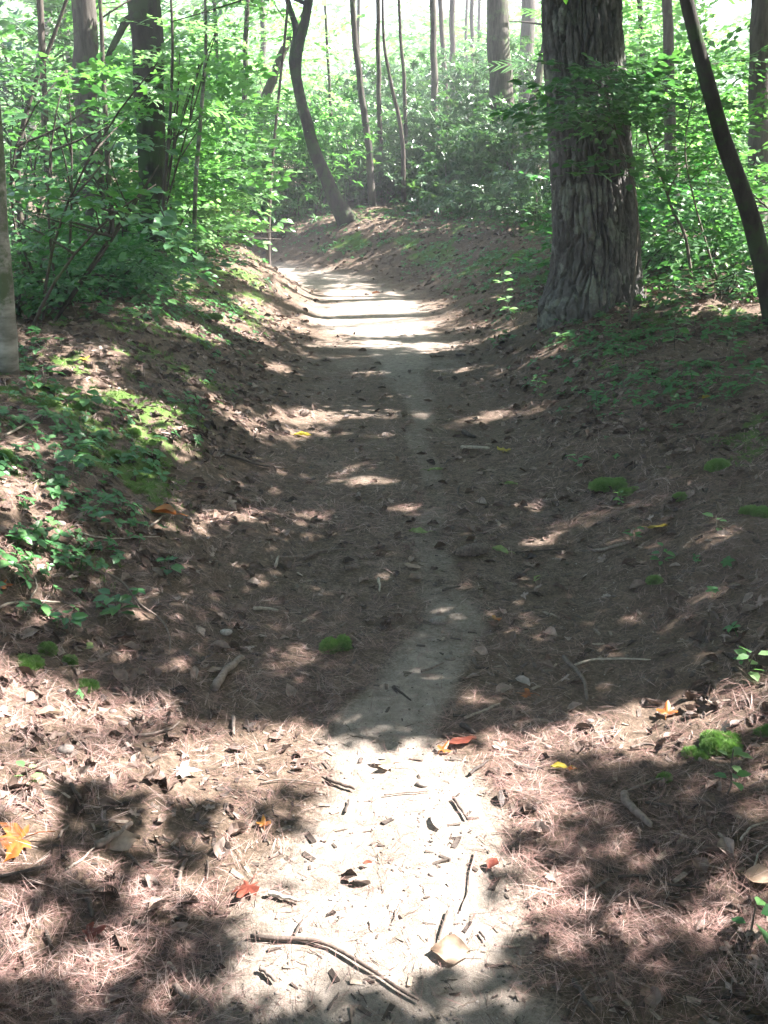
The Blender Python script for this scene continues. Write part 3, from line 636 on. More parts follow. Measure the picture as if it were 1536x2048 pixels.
# --- added canopy: unseen leaves shade the floor, gaps shaped to the light patches
def canopy():
    N = 800000
    # choose the floor point first, then go up the sun's direction to a height in the crowns
    ncl = 5200; ccx, ccy, ch = rs.uniform(-11, 6.5, ncl), rs.uniform(-3.5, 18.2, ncl), rs.rand(ncl)
    ch = np.where(ccy < 4.6, 2.1+2.3*ch, np.where(ccy < 9.5, 3.0+3.2*ch, 3.7+3.8*ch)); N_ = N
    k = rs.randint(0, ncl, N)
    P = np.stack([ccx[k]+SDIR[0]/SDIR[2]*ch[k], ccy[k]+SDIR[1]/SDIR[2]*ch[k], ch[k]], -1)+rs.normal(size=(N, 3))*np.array([.42, .42, .3])
    h = H(P[:, 0]*0, P[:, 1])*0+.2
    for _ in range(4):
        X, Y = P[:, 0]-SDIR[0]/SDIR[2]*(P[:, 2]-h), P[:, 1]-SDIR[1]/SDIR[2]*(P[:, 2]-h); h = H(X, Y, True)
    L = lit_at(X, Y)
    dens = np.where(Y > 13.6, np.where(((X > -2.2) & (Y < 15.6)) | ((X > -5.5) & (X < -.9) & (Y > 14.5) & (Y < 16.1)), .6, np.where((X > -2) & (Y < 18), .3, .07)), 1.)*np.where((X < -4), .75, 1)
    keep = (rs.rand(N) > L**.65*1.04) & (rs.rand(N) < dens)
    # stay out of the picture: nothing may hang into view low down near the camera
    px, py, dz = pix(P); keep &= ~((dz > .1) & (py > -40) & (px > -80) & (px < 1620))
    P = P[keep]
    n2 = 210000; ncl = 2000; Cc = np.stack([rs.uniform(-14, 13, ncl), rs.uniform(-12, 15, ncl), rs.uniform(6.5, 11, ncl)], -1)  # second added leaf layer, blocks sky light from overhead
    P2 = Cc[rs.randint(0, ncl, n2)]+rs.normal(size=(n2, 3))*np.array([.5, .5, .3]); px, py, dz = pix(P2)
    P2 = P2[sun_keep(P2, 1.1) & ~((dz > .1) & (py > -40) & (px > -80) & (px < 1620))]
    P = np.vstack([P, P2]); n = len(P); print('canopy leaves', n)
    d = np.stack([(P[:, 0]-a)**2+(P[:, 1]-b)**2 for _, a, b in TREES], 0); own = np.argmin(d, 0)
    a = rs.rand(n)*2*PI; X = np.stack([np.cos(a), np.sin(a), rs.normal(-.1, .3, n)], -1)
    Z = SDIR[None]*.55+np.stack([rs.normal(0, .35, n), rs.normal(0, .35, n), np.full(n, .6)], -1)
    S = rs.uniform(.062, .115, n)*np.where(P[:, 2] > 5, 1.25, 1)
    for j, (root, *_r) in enumerate(TREES):
        m = own == j
        if m.sum() < 20: continue
        c = MB(); c.inst(t_kite(), P[m], X[m], Z[m], S[m]); c.build('crown', G['canopy'], root, smooth=False)  # added unseen leaves for shade, hung on the nearest tree
canopy()

# ------------------------------------------------------------------ bushes, boughs and thicket
def bush(name, label, px, py, Y, rx, rz, kind, leaf, n, cr=.28, sc=1., group=None, stems=5, cat='shrub', ry=None, hang=False, ncl=None, bark='dark'):
    c = at(px, py, Y); ry = ry or rx*.8
    g = float(H(c[:1], c[1:2])[0])
    C, cl = clumpy(n, c, (rx, ry, rz), ncl or max(8, n//9), cr)
    if px < 600 and Y < 15.5:      # keep the bank's face and the bend open
        def op(Q):
            qx, qy, _ = pix(Q); return (qx < np.interp(qy, [0, 100, 200, 300, 400, 480], [600, 570, 520, 500, 480, 440])-18) & (qy < np.interp(qx, [0, 290, 340, 430, 520], [590, 565, 505, 450, 420])) & (path_d(Q[:, 0], Q[:, 1]) < -1.25)
        C = C[op(C)]; k_ = op(cl); cl = cl[k_] if k_.sum() > 2 else cl
    gh = H(C[:, 0], C[:, 1]); C = C[C[:, 2] > gh+.04]
    if px > 1200 and Y < 9.7:
        k_ = sun_keep(C); C = C[k_] if k_.sum() > n*.3 else C[::2]
    root = thing(name, (c[0], c[1], g), label, cat, group)
    s = MB()
    for k in range(stems):
        e = cl[rs.randint(len(cl))]; b0 = np.array([e[0]*.75+c[0]*.25+rs.normal()*.08, e[1]*.6+c[1]*.4, 0]); 
        if px < 600 and Y < 15.5: b0[0] = min(b0[0], float(np.interp(b0[1], CLD[:, 1], CLD[:, 0]))-(2.15 if b0[1] < 10 else 1.7))
        b0[2] = H(b0[:1], b0[1:2])[0]-.05; p = bez(b0, e, .12, 7)
        s.tube(p, np.linspace(.009, .003, 7)*(1+.04*Y), 5)
        for j in range(2):
            e2 = cl[rs.randint(len(cl))]; q = bez(p[3+j], p[3+j]*.4+e2*.6, .12, 5); s.tube(q, np.linspace(.007, .002, 5)*(1+.04*Y), 4)
    s.build('stem', B_[bark], root)
    m = MB(); put(m, kind, C, (C-c)*.6, sc); m.build('foliage', G[leaf], root, smooth=False)
    return root
# left side
near_left = [
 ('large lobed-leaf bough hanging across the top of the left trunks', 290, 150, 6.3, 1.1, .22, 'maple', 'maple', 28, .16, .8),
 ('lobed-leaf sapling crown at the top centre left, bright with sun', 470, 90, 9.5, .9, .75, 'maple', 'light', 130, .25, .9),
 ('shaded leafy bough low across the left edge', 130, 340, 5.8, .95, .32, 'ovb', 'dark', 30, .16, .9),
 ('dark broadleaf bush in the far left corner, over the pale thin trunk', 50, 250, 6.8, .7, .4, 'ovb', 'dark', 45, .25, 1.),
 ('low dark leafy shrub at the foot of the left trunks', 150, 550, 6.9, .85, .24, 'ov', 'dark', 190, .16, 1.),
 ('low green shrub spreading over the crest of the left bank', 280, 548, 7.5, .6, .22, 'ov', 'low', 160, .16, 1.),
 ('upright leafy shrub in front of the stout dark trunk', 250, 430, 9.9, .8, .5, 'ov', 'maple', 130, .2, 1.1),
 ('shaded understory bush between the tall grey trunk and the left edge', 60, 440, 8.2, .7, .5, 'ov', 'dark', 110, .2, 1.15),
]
for lab, px, py, Y, rx, rz, kd, lf, n, cr, sc in near_left:
    bush('shrub' if 'bough' not in lab else 'maple_sapling', lab, px, py, Y, rx, rz, kd, lf, n, cr, sc, cat='shrub' if 'bough' not in lab and 'sapling' not in lab else 'sapling', stems=4, group='greenery on the left bank')
mid_left = [
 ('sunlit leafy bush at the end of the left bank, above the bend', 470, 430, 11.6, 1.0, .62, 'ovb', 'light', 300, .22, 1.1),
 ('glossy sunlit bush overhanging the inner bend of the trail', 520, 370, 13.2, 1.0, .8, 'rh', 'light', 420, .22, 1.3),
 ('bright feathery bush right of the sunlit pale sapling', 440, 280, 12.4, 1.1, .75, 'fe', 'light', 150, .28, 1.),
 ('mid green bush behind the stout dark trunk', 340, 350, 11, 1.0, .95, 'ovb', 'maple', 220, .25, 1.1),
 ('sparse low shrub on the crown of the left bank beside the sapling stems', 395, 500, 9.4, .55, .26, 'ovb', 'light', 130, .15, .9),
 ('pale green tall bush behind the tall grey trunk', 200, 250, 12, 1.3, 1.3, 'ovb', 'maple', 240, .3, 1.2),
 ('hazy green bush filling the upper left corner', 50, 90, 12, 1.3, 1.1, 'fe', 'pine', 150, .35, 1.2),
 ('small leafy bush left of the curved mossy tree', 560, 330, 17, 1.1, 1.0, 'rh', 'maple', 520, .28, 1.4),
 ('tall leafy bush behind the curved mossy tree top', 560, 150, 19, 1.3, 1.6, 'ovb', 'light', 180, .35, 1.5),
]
for lab, px, py, Y, rx, rz, kd, lf, n, cr, sc in mid_left:
    bush('shrub', lab, px, py, Y, rx, rz, kd, lf, n, cr, sc, stems=5, group='bushes around the bend')
# the thicket: shrubs side by side behind the bend and along the far right bank
TH = [(575,420,17.2,.9,.55),(625,350,18.6,1.1,.9),(680,400,18.4,1.0,.75),(735,350,18.2,1.1,.95),(790,410,17.6,1.0,.75),(800,310,19.5,1.2,1.1),(850,380,17.8,1.0,.9),(905,320,18,1.2,1.15),(930,430,16.2,.9,.6),
      (965,350,17,1.1,1.0),(1010,420,15,.9,.65),(1050,330,16.5,1.1,1.1),(1085,430,13.6,.7,.55),(700,280,21,1.3,1.1),(880,250,21,1.4,1.3),(1060,230,21,1.4,1.4),(760,250,23,1.5,1.3)]
where = ['at the far left end, under the curved mossy tree','behind the curved mossy tree','just right of the foot of the curved mossy tree','around the slim straight trunk','low on the bank in the middle, spilling down to the litter','behind the two thin stems in the middle',
 'in front of the straight grey trunk','tall and yellow-flecked, right of the straight grey trunk','low over the far right bank','in front of the sturdy shaggy trunk','low below the sturdy shaggy trunk','tall, hard against the left side of the big pine','small and low beside the big pine on its left',
 'in the back row left of the middle','in the back row right of the straight grey trunk','tallest in the back row beside the big pine','in the back row in the very middle']
for (px, py, Y, rx, rz), wh in zip(TH, where):
    py += 14; rz *= 1.08
    bush('rhododendron', 'evergreen rhododendron '+wh, px, py, Y, rx, rz, 'rh', 'rhodo', int(400*rx*rz/.9)+120, .26, 1.2, group='rhododendron thicket behind the bend', stems=8, bark='dark')
# right side, behind and beside the big pine
right_b = [
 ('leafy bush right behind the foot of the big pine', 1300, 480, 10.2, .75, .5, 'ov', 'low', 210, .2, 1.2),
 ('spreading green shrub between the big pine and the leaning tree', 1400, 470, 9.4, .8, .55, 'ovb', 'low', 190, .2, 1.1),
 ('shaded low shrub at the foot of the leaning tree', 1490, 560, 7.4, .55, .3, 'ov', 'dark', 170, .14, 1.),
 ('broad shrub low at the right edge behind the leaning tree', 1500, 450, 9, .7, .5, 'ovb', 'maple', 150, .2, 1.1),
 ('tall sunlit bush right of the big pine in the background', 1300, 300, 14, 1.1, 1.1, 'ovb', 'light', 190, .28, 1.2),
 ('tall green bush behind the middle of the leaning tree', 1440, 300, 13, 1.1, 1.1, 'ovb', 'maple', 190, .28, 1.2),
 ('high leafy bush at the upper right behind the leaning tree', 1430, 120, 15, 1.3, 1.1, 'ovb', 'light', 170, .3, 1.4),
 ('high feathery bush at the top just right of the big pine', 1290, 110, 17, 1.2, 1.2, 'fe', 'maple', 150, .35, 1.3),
]
for lab, px, py, Y, rx, rz, kd, lf, n, cr, sc in right_b:
    bush('shrub', lab, px, py, Y, rx, rz, kd, lf, n, cr, sc, stems=5, group='bushes on the right')
def bough_sapling(label, stem_px, Ys, boughs, leaf, group=None, r0=.014):
    """a thin sapling standing on the ground with leafy boughs that reach to given places"""
    P = np.array([at(px, py, Ys) for px, py in stem_px]); g = float(H(P[:1, 0], P[:1, 1])[0]); P[0, 2] = g-.05
    root = thing('sapling', (P[0, 0], P[0, 1], g), label, 'sapling', group)
    Q = _cat(P, 5); s = MB(); s.tube(Q, np.linspace(r0, r0*.35, len(Q)), 7); f = MB()
    for (px, py, Yb, spread, n, kind, sc) in boughs:
        e = at(px, py, Yb); i = int(np.argmin(np.linalg.norm(Q-(e-np.array([0, 0, .15])), axis=1))); i = min(max(i, 4), len(Q)-2)
        q = bez(Q[i], e, .08, 6, .05); s.tube(q, np.linspace(r0*.5, .002, 6), 5)
        C = q[rs.randint(2, 6, n)]+rs.normal(size=(n, 3))*spread*np.array([1, .8, .38])
        C = C[sun_keep(C, .8)]; put(f, kind, C, np.tile((e-Q[i])*.5, (len(C), 1)), sc, .18)
    s.build('stem', B_['twig'], root); (f.build('foliage', G[leaf], root, smooth=False) if f.n else None); return root
bough_sapling('dark-leaved sapling whose boughs cross in front of the big pine trunk', [(1262,600),(1275,450),(1255,330),(1225,240),(1215,180),(1230,120)], 6.9,
   [(1150,150,6.7,.13,16,'ovb',.8),(1210,180,6.7,.15,22,'ovb',.8),(1180,215,6.7,.12,12,'ovb',.8),(1270,200,6.9,.2,22,'ovb',.9),(1225,310,6.8,.07,5,'ovb',.8)], 'dark', r0=.009)
bough_sapling('lobed-leaf sapling with thin forked stem right of the big pine', [(1392,560),(1372,480),(1345,420),(1322,350),(1300,290),(1280,220),(1262,180)], 7.6,
   [(1290,240,7.4,.2,16,'maple',.9),(1340,160,7.6,.2,16,'maple',.9),(1310,330,7.4,.16,10,'maple',.9),(1390,210,7.8,.2,14,'maple',.9),(1370,330,7.6,.15,8,'maple',.8)], 'maple', r0=.013)
bough_sapling('slender sapling with small leaves between the two rightmost trunks', [(1440,590),(1410,480),(1388,400),(1370,300),(1385,200),(1420,100)], 8.2,
   [(1450,180,8.2,.2,22,'ov',1.),(1400,260,8.2,.22,22,'ov',1.),(1460,300,8.2,.2,22,'ov',1.),(1500,120,8.2,.25,22,'ov',1.)], 'maple', r0=.01)

# ------------------------------------------------------------------ background forest
def bgtree(x, y, h, r, cz, cr, n, leaf, kind='far', bark='grey', sc=1.6):
    g = float(H(np.array([x]), np.array([y]))[0])
    lab = {'light': 'sunlit pale green tree far back in the forest', 'maple': 'mid green tree far back in the forest', 'pine': 'dark feathery conifer far back in the forest', 'canopy': 'green broadleaf tree far back in the forest'}[leaf]
    qx = float(pix(np.array([x, y, 2.]))[0])
    marks = [(-9e9, 'beyond the left edge trunk'), (110, 'left of the tall grey trunk'), (195, 'between the tall grey and stout dark trunks'), (310, 'right of the stout dark trunk'), (420, 'above the left bank\'s end'), (530, 'behind the curved mossy tree'),
             (640, 'right of the curved mossy tree'), (780, 'behind the thin middle stems'), (900, 'left of the shaggy trunk'), (1000, 'between shaggy trunk and big pine'), (1110, 'hidden behind the big pine'), (1260, 'right of the big pine'), (1370, 'behind the leaning tree'), (1480, 'at the right edge')]
    wh = [m_ for q_, m_ in marks if qx >= q_][-1]
    lab = lab.replace(' far back in the forest', '').replace(' feathery', '')+', '+('slim ' if r < .08 else '')+('low, ' if h < 5.6 else 'short, ' if h < 6.5 else 'tall, ' if h > 8 else 'mid height, ')+('last row' if y > 38 else 'far row' if y > 29 else 'nearer row')+', '+wh
    root = thing('background_tree', (x, y, g), lab, 'tree', 'distant forest trees')
    P = np.array([(x, y, g-.2), (x+rs.normal()*.15, y, h*.35), (x+rs.normal()*.3, y, h*.7), (x, y, h)]); Q = _cat(P, 4); b = MB(); b.tube(Q, np.linspace(r, r*.3, len(Q)), 7)
    b.build('trunk', B_[bark], root)
    C, cl = clumpy(n, (x, y, cz), (cr, cr, h*.42), max(10, n//10), .45, .3)
    C = C[C[:, 2] > g+.3]; c = MB(); put(c, kind, C, None, sc); c.build('crown', G[leaf], root, smooth=False)
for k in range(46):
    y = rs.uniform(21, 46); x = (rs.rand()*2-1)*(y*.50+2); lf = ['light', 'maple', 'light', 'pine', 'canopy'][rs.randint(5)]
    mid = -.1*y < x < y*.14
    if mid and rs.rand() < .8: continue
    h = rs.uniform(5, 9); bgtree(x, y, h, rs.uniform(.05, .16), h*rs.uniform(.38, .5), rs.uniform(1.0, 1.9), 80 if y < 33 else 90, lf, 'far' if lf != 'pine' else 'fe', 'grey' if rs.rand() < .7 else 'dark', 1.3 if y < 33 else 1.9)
_by = {}
for o_ in COL.objects:
    if o_.get('group') == 'distant forest trees': _by.setdefault(o_['label'], []).append(o_)
for l_, os_ in _by.items():     # trees that would read alike are told apart by their order from left to right
    if len(os_) > 1:
        os_.sort(key=lambda q: q.location.x/q.location.y)
        nm = ['left one', 'right one'] if len(os_) == 2 else ['leftmost']+['middle one']*(len(os_)-2)+['rightmost']
        for q, t_ in zip(os_, nm): q['label'] = l_+', '+t_
def far_wood():
    m = MB(); n = 4600
    a = rs.uniform(-1.0, 1.0, n); d = rs.uniform(47, 75, n); x, y = np.sin(a)*d*1.1, np.cos(a)*d
    top = 4+7*fbm(x*.12, y*.05, 99, 3); z = H(x, y)+rs.rand(n)**.8*top
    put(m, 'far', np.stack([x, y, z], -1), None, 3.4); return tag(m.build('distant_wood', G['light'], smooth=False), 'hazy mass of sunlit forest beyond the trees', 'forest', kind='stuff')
far_wood()

# ------------------------------------------------------------------ litter on the floor
def nrm(x, y, e=.03):
    zx = (H(x+e, y, True)-H(x-e, y, True))/(2*e); zy = (H(x, y+e, True)-H(x, y-e, True))/(2*e)
    n = np.stack([-zx, -zy, np.ones_like(zx)], -1); return n/np.linalg.norm(n, axis=1, keepdims=True)
def scatter(n, y0, y1, p=1.2, half=.5, pad=.35):
    """floor points, denser near the camera"""
    u = rs.rand(n); q = 1-p
    y = (y0**q+u*(y1**q-y0**q))**(1/q) if abs(q) > .01 else y0*(y1/y0)**u
    x = (rs.rand(n)*2-1)*(y*half+pad); return x, y
KO = []     # spots taken by sticks, leaves, cones and stones: x, y, radius
def lay(mb, T, x, y, sc, lift=.003, tilt=.15, flat_dir=None, r=None):
    if KO:
        K = np.array(KO); hit = np.zeros(len(x), bool)
        for i in range(0, len(x), 4000):
            d2 = (x[i:i+4000, None]-K[None, :, 0])**2+(y[i:i+4000, None]-K[None, :, 1])**2; hit[i:i+4000] = (d2 < (K[None, :, 2]+.012)**2).any(1)
        k0 = ~(hit & (rs.rand(len(x)) < .85)); n0 = len(x); x, y = x[k0], y[k0]
        f_ = lambda a: a[k0] if isinstance(a, np.ndarray) and a.shape == (n0,) else a
        sc, lift, r = f_(sc), f_(lift), f_(r)
    n = len(x); N = nrm(x, y)+rs.normal(size=(n, 3))*tilt; a = rs.rand(n)*2*PI if flat_dir is None else flat_dir
    X = np.stack([np.cos(a), np.sin(a), np.zeros(n)], -1); X -= N*np.sum(X*N, 1, keepdims=True)/np.sum(N*N, 1, keepdims=True)
    O = np.stack([x, y, H(x, y, True)+lift*np.ones(n)], -1)
    k = rs.randint(0, len(T), n); sc = np.broadcast_to(sc, (n,)); r = rs.rand(n) if r is None else r
    for j in range(len(T)):
        m = k == j; mb.inst(T[j], O[m], X[m], N[m], sc[m], r=r[m])
def fascicle(seed, n=5, wd=.016):
    r = np.random.RandomState(seed); V, Q = [], []
    for k in range(n):
        loose = k % 2; a = r.normal(0, .5 if loose else .10); b = r.normal(0, .4); t = np.linspace(0, 1, 4); ox, oy = (r.normal(0, .45), r.normal(0, .45)) if loose else (0, 0)
        c = np.stack([ox+t*math.cos(a), oy+t*math.sin(a)+b*.3*t*t, .05*np.sin(PI*t)*r.rand()+.03*t*r.rand()], -1)
        p = np.array([-math.sin(a), math.cos(a), 0]); o = len(V)*8
        w_ = wd*np.array([.6, .55, .5, .12])[:, None]*p
        V.append(np.stack([c-w_, c+w_], 1).reshape(-1, 3)); Q += [(o+2*i, o+2*i+1, o+2*i+3, o+2*i+2) for i in range(3)]
    return (np.vstack(V), Q, [])
def dead_leaf(seed, wd=.3, curl=.5):
    r = np.random.RandomState(seed); u = np.linspace(0, 1, 6); v = np.linspace(-1, 1, 5); U, V = np.meshgrid(u, v, indexing='ij')
    W = wd*np.sin(PI*np.clip(U, .03, .985)**.85)*(1+.12*np.sin(9*U+seed))
    z = curl*.30*(V*V)*np.sin(PI*U)*r.uniform(.4, 1.3)+curl*.25*U*U*r.uniform(-.5, 1)+.035*r.normal(size=U.shape)
    P = np.stack([U-.5, V*W, z], -1).reshape(-1, 3); i = np.arange(5)[:, None]*5+np.arange(4)[None]
    return (P, np.stack([i, i+5, i+6, i+1], -1).reshape(-1, 4), [])
def twiglet(seed, w_=.035):
    r = np.random.RandomState(seed); m = MB(); t = np.linspace(0, 1, 5); P = np.stack([t-.5, .10*np.cumsum(r.normal(size=5))*.5, .01*r.normal(size=5)], -1)
    m.tube(P, w_*np.array([1, .9, .85, .7, .5]), 5); return (np.vstack(m.v), np.vstack(m.q), np.vstack(m.t))
def chip(seed):
    r = np.random.RandomState(seed); v = np.array([(x, y, z) for z in (-.04, .04) for x, y in ((-.5, -.10), (.5, -.16), (.42, .13), (-.45, .15))], float)+r.normal(size=(8, 3))*.05
    return (v, [(3,2,1,0),(4,5,6,7),(0,1,5,4),(1,2,6,5),(2,3,7,6),(3,0,4,7)], [])
def pebble(seed):
    r = np.random.RandomState(seed); v, t = [], []; n = 6
    for i, ph in enumerate((-.5, .35)):
        for k in range(n): a = 2*PI*(k+.5*i)/n; q = math.cos(ph)*r.uniform(.8, 1.15)*.5; v.append((q*math.cos(a), q*math.sin(a)*.8, math.sin(ph)*.35))
    v += [(0, 0, -.3), (0, 0, .30)]
    for k in range(n): a, b, c, d = k, (k+1) % n, n+k, n+(k+1) % n; t += [(a, b, c), (b, d, c), (a, 2*n, b), (c, d, 2*n+1)]
    return (np.array(v), [], t)
M_NEEDLE = drymat('pine_needle_brown', [(0, (.06, .035, .028)), (.35, (.18, .095, .078)), (.75, (.36, .215, .18)), (1, (.52, .40, .34))], .55, .4, 80)
M_DEAD = drymat('dry_leaf_brown', [(0, (.035, .024, .017)), (.4, (.10, .066, .048)), (.8, (.22, .155, .12)), (1, (.36, .29, .24))], .6, .35, 50, .15)
M_WOOD = drymat('weathered_wood', [(0, (.05, .038, .03)), (.5, (.15, .12, .095)), (1, (.36, .29, .22))], .8, .3, 120, 0, .5)
M_STONE = drymat('stone_grit', [(0, (.10, .085, .07)), (.6, (.26, .22, .19)), (1, (.5, .46, .42))], .8, .3, 200)
def litter():
    m = MB()
    for n, y0, y1, p, hf, s0, s1, T in ((34000, 1.25, 4.2, 1.2, .47, .034, .066, [fascicle(k, 4+k % 3, .0095) for k in range(10)]), (26000, 3.8, 13, 1.1, .42, .036, .07, [fascicle(k+12, 4, .018) for k in range(6)])):
        x, y = scatter(n, y0, y1, p, hf); d = dirt_at(x, y); f = fbm(x*3, y*3, 103, 3)
        k = (rs.rand(n) > np.clip(d*1.35-.08, 0, .93)) & (rs.rand(n) < .25+1.5*sm(.3, .62, f))
        x, y = x[k], y[k]; lay(m, T, x, y, rs.uniform(s0, s1, len(x)), .004+.006*rs.rand(len(x)), .16)
    tag(m.build('pine_needle_litter', M_NEEDLE, smooth=False), 'reddish brown pine needles strewn over the trail and its banks', 'litter', kind='stuff')
    m = MB(); T = [dead_leaf(k, .24+.05*(k % 3), .5+.25*(k % 3)) for k in range(7)]+[t_maple(k+40, 1)[:3] for k in range(3)]
    n = 34000; x, y = scatter(n, 1.25, 17, .7, .42); d = np.abs(path_d(x, y)); dd = dirt_at(x, y)
    k = (rs.rand(n) < .14+.86*sm(.5, 1.05, d)*sm(.3, .6, fbm(x*2, y*2, 107, 3))) & (rs.rand(n) > .5*(1-sm(2.6, 3.4, y))) & (rs.rand(n) > dd*np.where(y < 3.2, 1.25, .93)); x, y = x[k], y[k]
    lay(m, T, x, y, rs.uniform(.018, .055, len(x))*(1+.045*y), .006, .35)
    tag(m.build('dead_leaf_litter', M_DEAD, smooth=False), 'small curled brown dead leaves carpeting the banks', 'litter', kind='stuff')
    m = MB(); n = 20000; x, y = scatter(n, 1.25, 13, 1., .42); k = rs.rand(n) > dirt_at(x, y)*.72; x, y = x[k], y[k]
    lay(m, [twiglet(k, .022+.01*(k % 3)) for k in range(6)]+[chip(k) for k in range(5)], x, y, (.006+.034*rs.rand(len(x))**2.2), .002, .12, r=rs.rand(len(x))**1.4)
    tag(m.build('wood_debris', M_WOOD, smooth=False), 'tiny twig ends and bark chips sprinkled over the trail floor', 'debris', kind='stuff')
    m = MB(); n = 9000; x, y = scatter(n, 1.25, 9, 1.25, .3, .1); k = rs.rand(n) < .25+dirt_at(x, y)*.8; x, y = x[k], y[k]
    lay(m, [pebble(k) for k in range(6)], x, y, .002+.008*rs.rand(len(x))**3, .0005, .2, r=rs.rand(len(x))*.8)
    tag(m.build('grit', M_STONE, smooth=False), 'fine grit and crumbs of soil on the bare sandy strip', 'grit', kind='stuff')

def sprig(seed, n=4):
    r = np.random.RandomState(seed); m = MB(); m.tube([(0,0,-.1),(.03,0,.3),(0,.02,.6)], .02, 3, False, r=0)
    a0 = r.rand()*6
    for k in range(n):
        a = a0+2*PI*k/n+r.uniform(-.3, .3); m.inst(t_ovate(.34), np.array([(0, 0, .45+.12*r.rand())]), np.array([(math.cos(a), math.sin(a), r.uniform(-.15, .35))]), np.array([(0, 0, 1.)]), [r.uniform(.4, .75)], r=[r.rand()])
    return (np.vstack(m.v), np.vstack(m.q), np.vstack(m.t), np.concatenate(m.r))
def tuft(seed, n=6, w_=.07):
    r = np.random.RandomState(seed); m = MB()
    for k in range(n):
        a = r.rand()*2*PI; m.inst(t_blade(w_, .1), np.array([(r.normal()*.2, r.normal()*.2, -.1)]), np.array([(math.cos(a)*.6, math.sin(a)*.6, r.uniform(.6, 1.4))]), np.array([(math.cos(a+1.57), math.sin(a+1.57), .3)]), [r.uniform(.6, 1)], r=[r.rand()])
    return (np.vstack(m.v), np.vstack(m.q), np.vstack(m.t), np.concatenate(m.r))
SPRIG = [sprig(k, 3+k % 3) for k in range(6)]; TUFT = [tuft(k) for k in range(4)]
G['cushion'] = leafmat('moss_cushion_green', [(0, (.09, .17, .045)), (.5, (.15, .27, .08)), (1, (.26, .36, .14))], .25, .7, spec=.2)
G['moss'] = leafmat('moss_green', [(0, (.07, .12, .035)), (.6, (.12, .19, .055)), (1, (.19, .27, .09))], .25, .7, spec=.2)
def cover():
    m = MB(); n = 30000; x, y = scatter(n, 1.6, 17, .6, .42); d = path_d(x, y); f = fbm(x*1.5, y*1.5, 111, 4)
    far = sm(8, 11, y)
    pl = sm(.85, 1.3, -d)*(1-sm(2.2, 3.5, -d))*sm(.43, .60, f)*.55
    pr = sm(.75, 1.5, d)*sm(.44, .60, f)*(.35+.65*sm(3.5, 6.5, y))+far*sm(.7, 1.2, d)*.6*sm(.35, .6, fbm(x*2.5, y*2.5, 113, 3))
    k = rs.rand(n) < np.where(d < 0, pl, pr); x, y = x[k], y[k]
    lay(m, SPRIG, x, y, rs.uniform(.022, .06, len(x))*(1+.04*y), .002, .15)
    tag(m.build('seedling_ground_cover', G['low'], smooth=False), 'low green seedlings and creeping leaves covering the banks', 'ground cover', kind='stuff')
    m = MB(); n = 60000; x, y = scatter(n, 1.8, 11, 1.1, .42); k = rs.rand(n) < (moss_at(x, y)-.12)*1.6; x, y = x[k], y[k]
    lay(m, TUFT, x, y, rs.uniform(.010, .020, len(x))*(1+.06*y), .002, .2)
    tag(m.build('moss_ground_cover', G['moss'], smooth=False), 'thin green moss growing in patches on the banks', 'moss', kind='stuff')

# ------------------------------------------------------------------ sticks, bark pieces, cones, stones, leaves and cushions that can be told apart
W_DARK = drymat('dark_damp_stick', [(0, (.045, .035, .028)), (1, (.10, .08, .065))], .75, .3, 90, 0, .6)
W_MID = drymat('grey_brown_stick', [(0, (.13, .10, .08)), (1, (.24, .19, .155))], .8, .3, 90, 0, .6)
W_PALE = drymat('bleached_stick', [(0, (.30, .25, .19)), (1, (.46, .40, .32))], .75, .3, 90, 0, .5)
WM = {'d': W_DARK, 'm': W_MID, 'p': W_PALE}
def stick(label, pts, wpx, col='m', name='stick', taper=.6, flat=1., lift=0., group='sticks lying on the trail', cat='stick', fork=None):
    P = [gnd(px, py) for px, py in pts]; P = np.array(P); Y = P[:, 1].mean(); r = wpx/F*(Y/CP+.3)*.5*(.8 if wpx > 6 else .95)
    Q = _cat(P, max(2, int(18/len(P)))); n = len(Q); Q = Q+np.stack([fbm(np.arange(n)*.5, np.zeros(n)+P[0, 0]*9, k, 2)-.5 for k in (1, 2, 3)], -1)*r*1.4
    h = H(Q[:, 0], Q[:, 1], True); Q[:, 2] = np.convolve(np.pad(h, 2, 'edge'), np.ones(5)/5, 'valid')*.5+.5*np.maximum(h, np.linspace(h[0], h[-1], n))+r*.9*flat+lift+.004; KO.extend((q[0], q[1], r) for q in Q)
    R = r*np.linspace(1, taper, n)*(1+.25*(fbm(np.arange(n)*.9, np.zeros(n), int(P[0, 0]*50) % 97, 2)-.5)); R[0] *= .85; R[-1] *= .75
    b = MB(); b.tube(Q, R, 9, r=rs.rand())
    if fork:
        for (i, px, py) in fork:
            e = gnd(px, py); e[2] += r*.6; k = int(i*(n-1)); q = np.array([Q[k], (Q[k]+e)/2+np.array([0, 0, r*.4]), e]); b.tube(_cat(q, 3), np.linspace(R[k]*.7, R[k]*.25, 7), 6, r=.3)
    o = b.build(name, WM[col], origin=P[0])
    if flat < 1:
        me = o.data; v = np.zeros(len(me.vertices)*3); me.vertices.foreach_get('co', v); v = v.reshape(-1, 3)
        v[:, 2] = (v[:, 2]-v[:, 2].min())*1.; me.vertices.foreach_set('co', v.ravel())
    return tag(o, label, cat, group)
